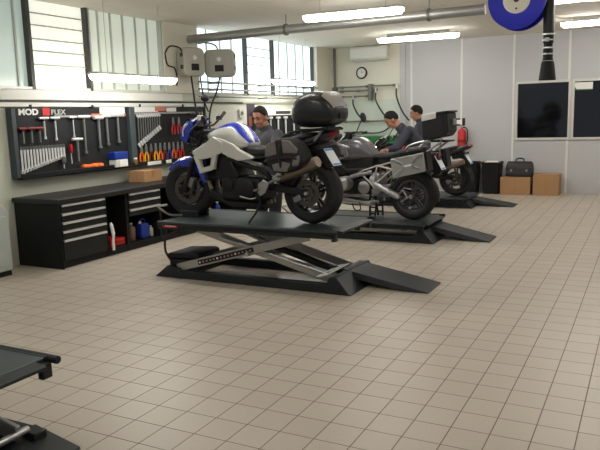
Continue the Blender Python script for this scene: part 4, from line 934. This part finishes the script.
# side cases with an embossed cross
def side_case(s):
    q = [(-.630, .825), (-1.075, .912), (-1.110, .675), (-.662, .572)]
    y0, y1 = s*.235, s*.47
    o = MB().plate(q, y0, y1).build('side_case', M_blk2, t, bev=.012)
    cx, cz = sum(a for a, b in q)/4, sum(b for a, b in q)/4
    k = [(cx+(a-cx)*.97, cz+(b-cz)*.96) for a, b in q]
    MB().plate(k, y1-s*.004, y1+s*.006).build('case_face', M_case, o, bev=.004)
    e = []
    for i, (a, b) in enumerate(k):
        p = V((cx+(a-cx)*.93, y1+s*.008, cz+(b-cz)*.90)); m = V((cx+(a-cx)*.30, y1+s*.008, cz+(b-cz)*.22))
        MB().bar(p, m, .035, .012, (0, 1, 0)).build('embossed_rib', M_silver, o, bev=.004)
    for i in (0, 2):
        (a, b), (a2, b2) = k[i], k[(i+1) % 4]; f = .86
        MB().bar((cx+(a*.75+a2*.25-cx)*f, y1+s*.007, cz+(b*.75+b2*.25-cz)*f), (cx+(a*.25+a2*.75-cx)*f, y1+s*.007, cz+(b*.25+b2*.75-cz)*f), .014, .008, (0, 1, 0)).build('embossed_rib', M_case, o, bev=.003)
    MB().box((cx, y1+s*.009, cz), (.09, .008, .022), (0, .19, 0)).build('badge', M_wht, o)
    MB().plate([(-1.075, .905), (-1.09, .908), (-1.122, .685), (-1.108, .68)], y0+s*.03, y1-s*.03).build('case_end', M_blk2, o)
for s in (-1, 1): side_case(s)
tc = MB().plate([(-.935, 1.325), (-1.27, 1.38), (-1.29, 1.15), (-1.24, 1.085), (-.985, 1.035), (-.955, 1.05)], -.15, .20).build('top_case', M_blk2, t, bev=.018, seg=3)
MB().plate([(-.942, 1.275), (-1.13, 1.31), (-1.13, 1.388), (-.945, 1.356)], -.14, .207).build('lid_plate', mat('pale_lid_plate', (206, 206, 202), .4, .2), tc, bev=.005)['label'] = 'silver lid plate'
MB().plate([(-1.13, 1.355), (-1.29, 1.381), (-1.29, 1.402), (-1.13, 1.385)], -.15, .205).build('lid_pad', M_blk2, tc, bev=.006)
MB().plate([(-1.20, 1.365), (-1.215, 1.368), (-1.235, 1.09), (-1.22, 1.09)], -.156, .206).build('case_strap', M_eng, tc)
MB().bx(-1.305, -1.28, -.05, .05, 1.22, 1.30).build('case_latch', M_engs, tc, bev=.006)
MB().tube(bez([(-1.15, .12, .84), (-1.17, .16, .95), (-1.20, .17, 1.08), (-1.24, .15, 1.13)], 5), .010, 8).build('rack_strut', M_engs, t)
# centre stand
for s in (-1, 1):
    MB().tube([(-.17, s*.09, .28), (-.19, s*.13, .012)], .015, 10).build('stand_leg', M_blk2, t)
    MB().tube([(-.27, s*.09, .27), (-.26, s*.13, .012)], .012, 10).build('stand_leg', M_blk2, t)
    MB().tube([(-.18, s*.11, .15), (-.265, s*.11, .15)], .010, 8).build('stand_rung', M_blk2, t); MB().tube([(-.19, s*.125, .07), (-.26, s*.125, .07)], .010, 8).build('stand_rung', M_blk2, t)
MB().tube(bez([(-.05, .16, .22), (-.08, .2, .13), (0, .2, .12), (.05, .18, .2)], 5), .009, 8).build('drain_hose', M_hose, t)
for s in (-1, 1):
    MB().tube(bez([(-.22, s*.12, .62), (-.08, s*.17, .60), (.06, s*.19, .555)], 5), .034, 14).build('throttle_body', M_engs, t)
    MB().lathe([(0, 0), (.085, 0), (.085, .012), (.06, .025), (0, .028)], (-.12, s*.16, .42), (0, s, 0), 28).build('engine_cover', M_engs, t)
    MB().lathe([(0, 0), (.05, 0), (.05, .012), (.03, .02), (0, .022)], (-.24, s*.145, .52), (0, s, 0), 24).build('engine_cover', M_alu, t)
    MB().bx(-.20, .24, s*.155, s*.175, .285, .33).build('sump_rail', M_engs, t, bev=.006)
    MB().tube(bez([(.30, s*.16, .75), (.34, s*.20, .66), (.30, s*.22, .58)], 5), .02, 10).build('oil_line', M_alu, t)
# ------------------------------------------------------------------ people
M_skin = mat('skin', (178, 128, 104), .5, var=.05, scale=9)
M_hair = mat('dark_brown_hair', (28, 21, 17), .85, var=.2, scale=90, bump=.4)
M_navy = mat('navy_work_jacket', (58, 60, 74), .8, var=.08, scale=30, bump=.15); M_gshirt = mat('charcoal_work_shirt', (66, 68, 72), .8, var=.08, scale=30, bump=.15)
M_trou = mat('dark_work_trousers', (34, 35, 42), .8, var=.08, scale=30, bump=.15); M_shoe = mat('black_work_shoe', (24, 23, 23), .5)
M_lip = mat('lip_tone', (150, 86, 76), .5); M_eye = mat('eye_dark', (30, 24, 22), .2); M_stub = mat('stubble_brow', (44, 32, 27), .7)
def cap(mb, a, b, r0, r1=None, n=14):
    r1 = r0 if r1 is None else r1
    mb.tube([a, b], [r0, r1], n); mb.ell(a, (r0, r0, r0), n, 8); mb.ell(b, (r1, r1, r1), n, 8)
def voxel(mb, name, m, par, size, it=4):
    o = mb.build(name, m, None, ang=180)
    r = o.modifiers.new('r', 'REMESH'); r.mode = 'VOXEL'; r.voxel_size = size; r.use_smooth_shade = True
    q = o.modifiers.new('s', 'SMOOTH'); q.factor = .5; q.iterations = it
    dg = bpy.context.evaluated_depsgraph_get(); dg.update()
    me = bpy.data.meshes.new_from_object(o.evaluated_get(dg)); me.name = name
    old = o.data; o.modifiers.clear(); o.data = me; bpy.data.meshes.remove(old)
    if not me.materials: me.materials.append(m)
    o.parent = par; return o
def person(loc, rz, label, j, head_rot, shirt, curl=.9, sleeves=1.0):
    """j: joints in the person's frame (x ahead, y left, z up)"""
    t = thing('person', label, 'person', loc, rz, 'mechanics')
    J = {k: V(v) for k, v in j.items()}
    H = Euler((0, head_rot[1], head_rot[0]), 'XYZ').to_matrix() if False else (Matrix.Rotation(head_rot[0], 3, 'Z') @ Matrix.Rotation(head_rot[1], 3, 'Y'))
    hc = J['head']
    def hp(x, y, z): return hc+H @ V((x, y, z))
    eul = H.to_euler()
    b = MB()
    # head and neck
    b.ell(hp(-.005, 0, .025), (.098, .079, .103), 24, 16, eul); b.ell(hp(.022, 0, -.062), (.066, .057, .064), 20, 12, eul); b.ell(hp(.045, 0, -.10), (.034, .036, .024), 14, 8, eul)
    b.ell(hp(.058, .034, -.028), (.03, .028, .03), 12, 8, eul); b.ell(hp(.058, -.034, -.028), (.03, .028, .03), 12, 8, eul)
    cap(b, hp(.088, 0, .012), hp(.106, 0, -.03), .010, .015, 10); b.ell(hp(.094, 0, -.035), (.018, .02, .010), 12, 8, eul)
    b.ell(hp(.078, 0, .032), (.022, .05, .010), 14, 8, eul); b.ell(hp(.079, 0, -.066), (.015, .026, .010), 12, 8, eul)
    for s in (-1, 1): b.ell(hp(-.005, s*.080, -.012), (.021, .012, .033), 12, 8, eul)
    cap(b, hp(-.02, 0, -.06), J['neck'], .056, .060, 16)
    # trunk
    ch, pe = J['chest'], J['pelvis']; cap(b, J['neck'], ch, .07, .12)
    for s, n in ((1, 'L'), (-1, 'R')):
        sh, el, wr = J['sh'+n], J['el'+n], J['wr'+n]; hi, kn, an = J['hip'+n], J['kn'+n], J['an'+n]
        cap(b, ch, sh, .10, .058); cap(b, sh, el, .050, .040); cap(b, el, wr, .040, .027)
        cap(b, ch*.5+pe*.5+(sh-ch)*.35, hi, .095, .09); cap(b, ch+(sh-ch)*.4, ch*.5+pe*.5+(sh-ch)*.3, .11, .10)
        cap(b, hi, kn, .085, .055); cap(b, kn, an, .053, .036)
        f = V((math.cos(j.get('foot', 0)), math.sin(j.get('foot', 0)), 0)); cap(b, an-V((0, 0, .04))-f*.03, an+f*.14-V((0, 0, .05)), .034, .03)
        # hand: palm, four fingers of unequal length, thumb from the side of the palm
        d = J.get('hd'+n); d = (d if d is not None else (wr-el)).normalized(); pn = J.get('pn'+n); pn = pn if pn is not None else V((0, 0, -1))
        pn = (pn-d*pn.dot(d)).normalized(); sd = d.cross(pn).normalized()*s
        pm = wr+d*.055
        for q in (-1, -.33, .33, 1): cap(b, wr+d*.015+sd*(q*.018), wr+d*.088+sd*(q*.030), .016, .013, 10)
        for q, L in zip((1, .33, -.33, -1), (.070, .080, .074, .058)):
            p = wr+d*.088+sd*(q*.030); k1 = p+(d*math.cos(curl*.5)+pn*math.sin(curl*.5))*L*.5; k2 = k1+(d*math.cos(curl*1.4)+pn*math.sin(curl*1.4))*L*.5
            cap(b, p, k1, .0105, .0095, 8); cap(b, k1, k2, .0095, .008, 8)
        p = wr+d*.03+sd*.030; k1 = p+(d*.6+sd*.6+pn*.35).normalized()*.042; k2 = k1+(d*.85+sd*.1+pn*.55).normalized()*.034
        cap(b, p, k1, .014, .011, 8); cap(b, k1, k2, .011, .009, 8)
    cap(b, ch, pe, .12, .12); cap(b, J['hipL'], J['hipR'], .095, .095)
    voxel(b, 'body', M_skin, t, .0075, 3)
    # clothes grown over the same joints
    c = MB(); g = .016
    for s, n in ((1, 'L'), (-1, 'R')):
        sh, el, wr = J['sh'+n], J['el'+n], J['wr'+n]; hi = J['hip'+n]
        cap(c, ch, sh, .10+g, .058+g); cap(c, sh, el, .052+g, .042+g)
        if sleeves > .6: cap(c, el, el+(wr-el)*.93, .042+g, .032+g*.8)
        cap(c, ch*.5+pe*.5+(sh-ch)*.35, hi+V((0, 0, .03)), .095+g, .09+g*1.3); cap(c, ch+(sh-ch)*.4, ch*.5+pe*.5+(sh-ch)*.3, .11+g, .10+g)
    cap(c, ch, pe, .12+g, .12+g); cap(c, J['neck']*.75+ch*.25, ch, .066+g, .12+g)
    sh_ = voxel(c, 'work_shirt', shirt, t, .012, 3)
    nk = J['neck']; dn = (hp(-.02, 0, -.06)-nk).normalized()
    MB().lathe([(.066, -.005), (.078, -.015), (.074, .035), (.067, .05), (.062, .045), (.064, .0)], nk, dn, 24, cap=False).build('collar', shirt, t)
    c = MB()
    for s, n in ((1, 'L'), (-1, 'R')): cap(c, J['hip'+n], J['kn'+n], .085+g, .058+g); cap(c, J['kn'+n], J['an'+n]+V((0, 0, .02)), .056+g, .05+g*.6); cap(c, pe-(pe-J['hip'+n])*.2, J['hip'+n], .11, .10)
    voxel(c, 'trousers', M_trou, t, .013, 3)
    for s, n in ((1, 'L'), (-1, 'R')):
        an = J['an'+n]; f = V((math.cos(j.get('foot', 0)), math.sin(j.get('foot', 0)), 0)); q = MB(); z0 = an.z-.085
        cap(q, an, an-V((0, 0, .03)), .05, .05); cap(q, V((an.x, an.y, z0+.046))-f*.03, V((an.x, an.y, z0+.042))+f*.15, .045, .042)
        voxel(q, 'shoe', M_shoe, t, .012, 3)
    # hair: a cap over the skull, low at the back, cut at the temples
    rings_o, rings_i = [], []
    for i in range(13):
        ro, ri = [], []
        for k in range(28):
            a = 2*PI*k/28; front = math.cos(a)
            lim = math.radians(54 if front > .8 else 54+(.8-front)*66 if front > .15 else 102+(.15-front)*26)
            th = max(.02, lim*i/12); w = 1.0+.012*math.sin(7*a+i)
            for lst, kx in ((ro, (1.085-.006*max(0, i-8))*w+.02*math.sin(5*a+2*i)*(i/12)), (ri, .96)):
                lst.append(hp(-.005+.098*kx*math.sin(th)*math.cos(a), .079*kx*math.sin(th)*math.sin(a), .025+.103*kx*math.cos(th)))
        rings_o.append(ro); rings_i.append(ri)
    MB().loft(rings_o+rings_i[::-1]).build('hair', M_hair, t, ang=80)
    for s in (-1, 1):
        MB().ell(hp(.080, s*.031, .010), (.010, .013, .007), 10, 6, eul).build('eye', M_eye, t)
        MB().tube([hp(.093, s*.014, .032), hp(.092, s*.032, .037), hp(.078, s*.052, .030)], [.005, .006, .003], 6).build('eyebrow', M_stub, t)
    MB().tube([hp(.081, .024, -.066), hp(.094, 0, -.065), hp(.081, -.024, -.066)], [.003, .0065, .003], 6).build('lips', M_lip, t)
    return t
# standing behind the white bike, head bent over the seat
person((-4.09, 6.98, 0), math.radians(-112), 'person in a charcoal shirt standing behind the white motorcycle, looking down at its seat', dict(
    head=(.055, 0, 1.635), neck=(-.02, 0, 1.49), chest=(-.04, 0, 1.33), pelvis=(-.06, 0, .98), shL=(-.04, .19, 1.42), shR=(-.04, -.19, 1.42),
    elL=(.12, .30, 1.20), elR=(.10, -.29, 1.20), wrL=(.38, .22, 1.24), wrR=(.36, -.20, 1.22), hdL=(1, -.2, .0), hdR=(1, .2, 0), pnL=(0, 0, -1), pnR=(0, 0, -1),
    hipL=(-.06, .10, .92), hipR=(-.06, -.10, .92), knL=(-.01, .13, .50), knR=(-.01, -.13, .50), anL=(-.05, .14, .085), anR=(-.05, -.14, .085)), (math.radians(14), math.radians(20)), M_gshirt)
# leaning over the grey bike
p2 = person((-2.95, 9.55, 0), math.radians(196), 'person in a navy work jacket leaning over the grey motorcycle with a lamp', dict(
    head=(.44, -.02, 1.545), neck=(.31, -.01, 1.42), chest=(.20, 0, 1.30), pelvis=(-.06, 0, .98), shL=(.20, .20, 1.375), shR=(.27, -.18, 1.36),
    elL=(.36, .31, 1.14), elR=(.40, -.24, 1.10), wrL=(.47, .46, 1.14), wrR=(.55, -.10, 1.06), hdL=(.7, .7, -.1), hdR=(.8, .5, -.15), pnL=(0, 0, -1), pnR=(0, .3, -1),
    hipL=(-.06, .10, .92), hipR=(-.06, -.10, .92), knL=(.0, .12, .50), knR=(.0, -.12, .50), anL=(-.06, .13, .085), anR=(-.06, -.13, .085)), (math.radians(8), math.radians(38)), M_navy)
# the third one behind him
person((-3.42, 10.9, 0), math.radians(190), 'person standing farthest back, only the head showing above the other man', dict(
    head=(.05, 0, 1.63), neck=(-.02, 0, 1.49), chest=(-.04, 0, 1.33), pelvis=(-.05, 0, .98), shL=(-.04, .19, 1.42), shR=(-.04, -.19, 1.42),
    elL=(.0, .27, 1.14), elR=(.0, -.27, 1.14), wrL=(.2, .24, .98), wrR=(.2, -.24, .98), hdL=(1, -.2, -.3), hdR=(1, .2, -.3), pnL=(0, -1, 0), pnR=(0, 1, 0),
    hipL=(-.05, .10, .92), hipR=(-.05, -.10, .92), knL=(-.01, .12, .50), knR=(-.01, -.12, .50), anL=(-.05, .13, .085), anR=(-.05, -.13, .085)), (math.radians(6), math.radians(16)), M_navy)
# ------------------------------------------------------------------ things along the back wall
carton(-2.32, BY-.30, 0, .56, .44, .345, 0, 'brown cardboard box under the black briefcase by the back wall'); carton(-1.755, BY-.30, 0, .47, .42, .40, 0, 'plain brown cardboard box on the floor right of the briefcase')
def bin_(x, label, top=None):
    t = thing('waste_bin', label, 'bin', (x, BY-.30, 0), group='black bins by the back wall')
    rings = []
    for z, k in ((0, .84), (.03, .86), (.58, 1), (.60, 1.06), (.63, 1.06), (.63, .98), (.60, .96), (.05, .80)):
        rings.append([V((a, b, z)) for a, b in rrect(.365*k, .36*k, .05*k, 4)])
    MB().loft(rings).build('body', M_blk2, t)
    for s in (-1, 1): MB().bx(s*.18-.012, s*.18+.02*s, -.06, .06, .52, .55).build('handle', M_blk2, t, bev=.004)
    if top: MB().bx(-.13, .13, -.14, .14, .60, .645).build('bin_liner', M_wht, t, bev=.015)['label'] = 'white liner edge'
    return t
bin_(-3.24, 'black waste bin half hidden behind the red motorcycle tail'); bin_(-2.80, 'black waste bin with a white liner beside the cardboard boxes', True)
M_leather = mat('black_leather', (30, 31, 32), .5, var=.15, scale=30, bump=.15)
t = thing('briefcase', 'black leather briefcase standing on the left cardboard box', 'briefcase', (-2.27, BY-.30, .347)); t.scale = (.96, 1, 1.12)
rings = []
for z, w, d in ((0, .25, .10), (.02, .265, .115), (.14, .265, .11), (.22, .255, .085), (.255, .235, .045), (.262, .22, .02)): rings.append([V((a, b, z)) for a, b in rrect(2*w, 2*d, min(d*.6, .05), 4)])
MB().loft(rings).build('body', M_leather, t)
MB().prism([(-.25, .07), (.25, .07), (.255, .20), (.235, .262), (-.235, .262), (-.255, .20)], lambda a, b: (a, -.118+max(0, b-.15)*.75, b), lambda a, b: (a, -.106+max(0, b-.15)*.75, b)).build('flap', M_leather, t)
MB().tube(bez([(-.08, 0, .25), (-.07, 0, .30), (0, 0, .315), (.07, 0, .30), (.08, 0, .25)], 5), .013, 8).build('handle', M_leather, t)
for x in (-.15, .15): MB().bx(x-.018, x+.018, -.126, -.112, .09, .13).build('buckle', M_alu, t, bev=.003)
# sign in the right window
t = thing('window_sign', 'small white sign with a green edge in the top of the right office window', 'sign', (-1.20, BY-.012, 2.045))
MB().bx(-.17, .17, -.004, .004, -.075, .07).build('sheet', M_wht, t); MB().bx(-.17, .17, -.005, -.004, -.075, -.058).build('green_edge', M_green, t)
MB().prism([(-.17, -.058), (-.17, .03), (-.11, -.058)], lambda a, b: (a, -.005, b), lambda a, b: (a, -.004, b)).build('green_edge', M_green, t)
# fire extinguisher on its bracket, with a sign over it
t = thing('fire_extinguisher', 'red fire extinguisher hanging on the grey wall behind the red motorcycle', 'fire extinguisher', (-3.46, BY-.13, .86))
MB().lathe([(.0, 0), (.07, 0), (.085, .02), (.085, .36), (.06, .41), (.03, .43), (.025, .46), (0, .46)], (0, 0, 0), (0, 0, 1), 28).build('cylinder', M_red, t)
MB().box((0, 0, .47), (.05, .05, .04)).build('valve', M_alu, t, bev=.005); MB().bar((.02, 0, .49), (-.09, 0, .52), .025, .012).build('lever', M_blk2, t)
MB().tube(bez([(.03, 0, .46), (.11, -.02, .42), (.125, -.02, .25), (.10, -.03, .10)], 6), .013, 8).build('hose', M_hose, t)
MB().lathe([(.0855, .16), (.0862, .16), (.0862, .21), (.0855, .21)], (0, 0, 0), (0, 0, 1), 28, cap=False).build('label_band', M_redd, t)
MB().bx(-.03, .03, .07, .13, .1, .4).build('wall_bracket', M_blk2, t)
t = thing('safety_sign', 'small white and dark sign on the wall above the fire extinguisher', 'sign', (-3.52, BY-.022, 1.44)); MB().bx(-.1, .1, -.006, 0, -.09, .06).build('sheet', M_blk2, t); MB().bx(-.075, .03, -.009, -.006, -.06, .03).build('print_patch', M_wht, t)
# inspection lamp in the leaning man's hand
t = thing('inspection_lamp', 'small lit lamp in the hand of the man leaning over the grey bike', 'lamp', (-3.29, 8.86, 1.20), math.radians(196))
MB().cyl((0, 0, 0), (.10, .06, -.02), .016, n=12).build('handle', M_blk2, t, bev=.003); MB().ell((.12, .072, -.024), (.022, .022, .022), 12, 8).build('bulb', mat('lamp_bulb', (255, 244, 220), .4, emit=14, var=0), t)
w = bpy.data.worlds.new('world'); bpy.context.scene.world = w; w.use_nodes = True
nt = w.node_tree; bg = nt.nodes['Background']
bg.inputs['Color'].default_value = (.80, .86, 1.0, 1); bg.inputs['Strength'].default_value = .40
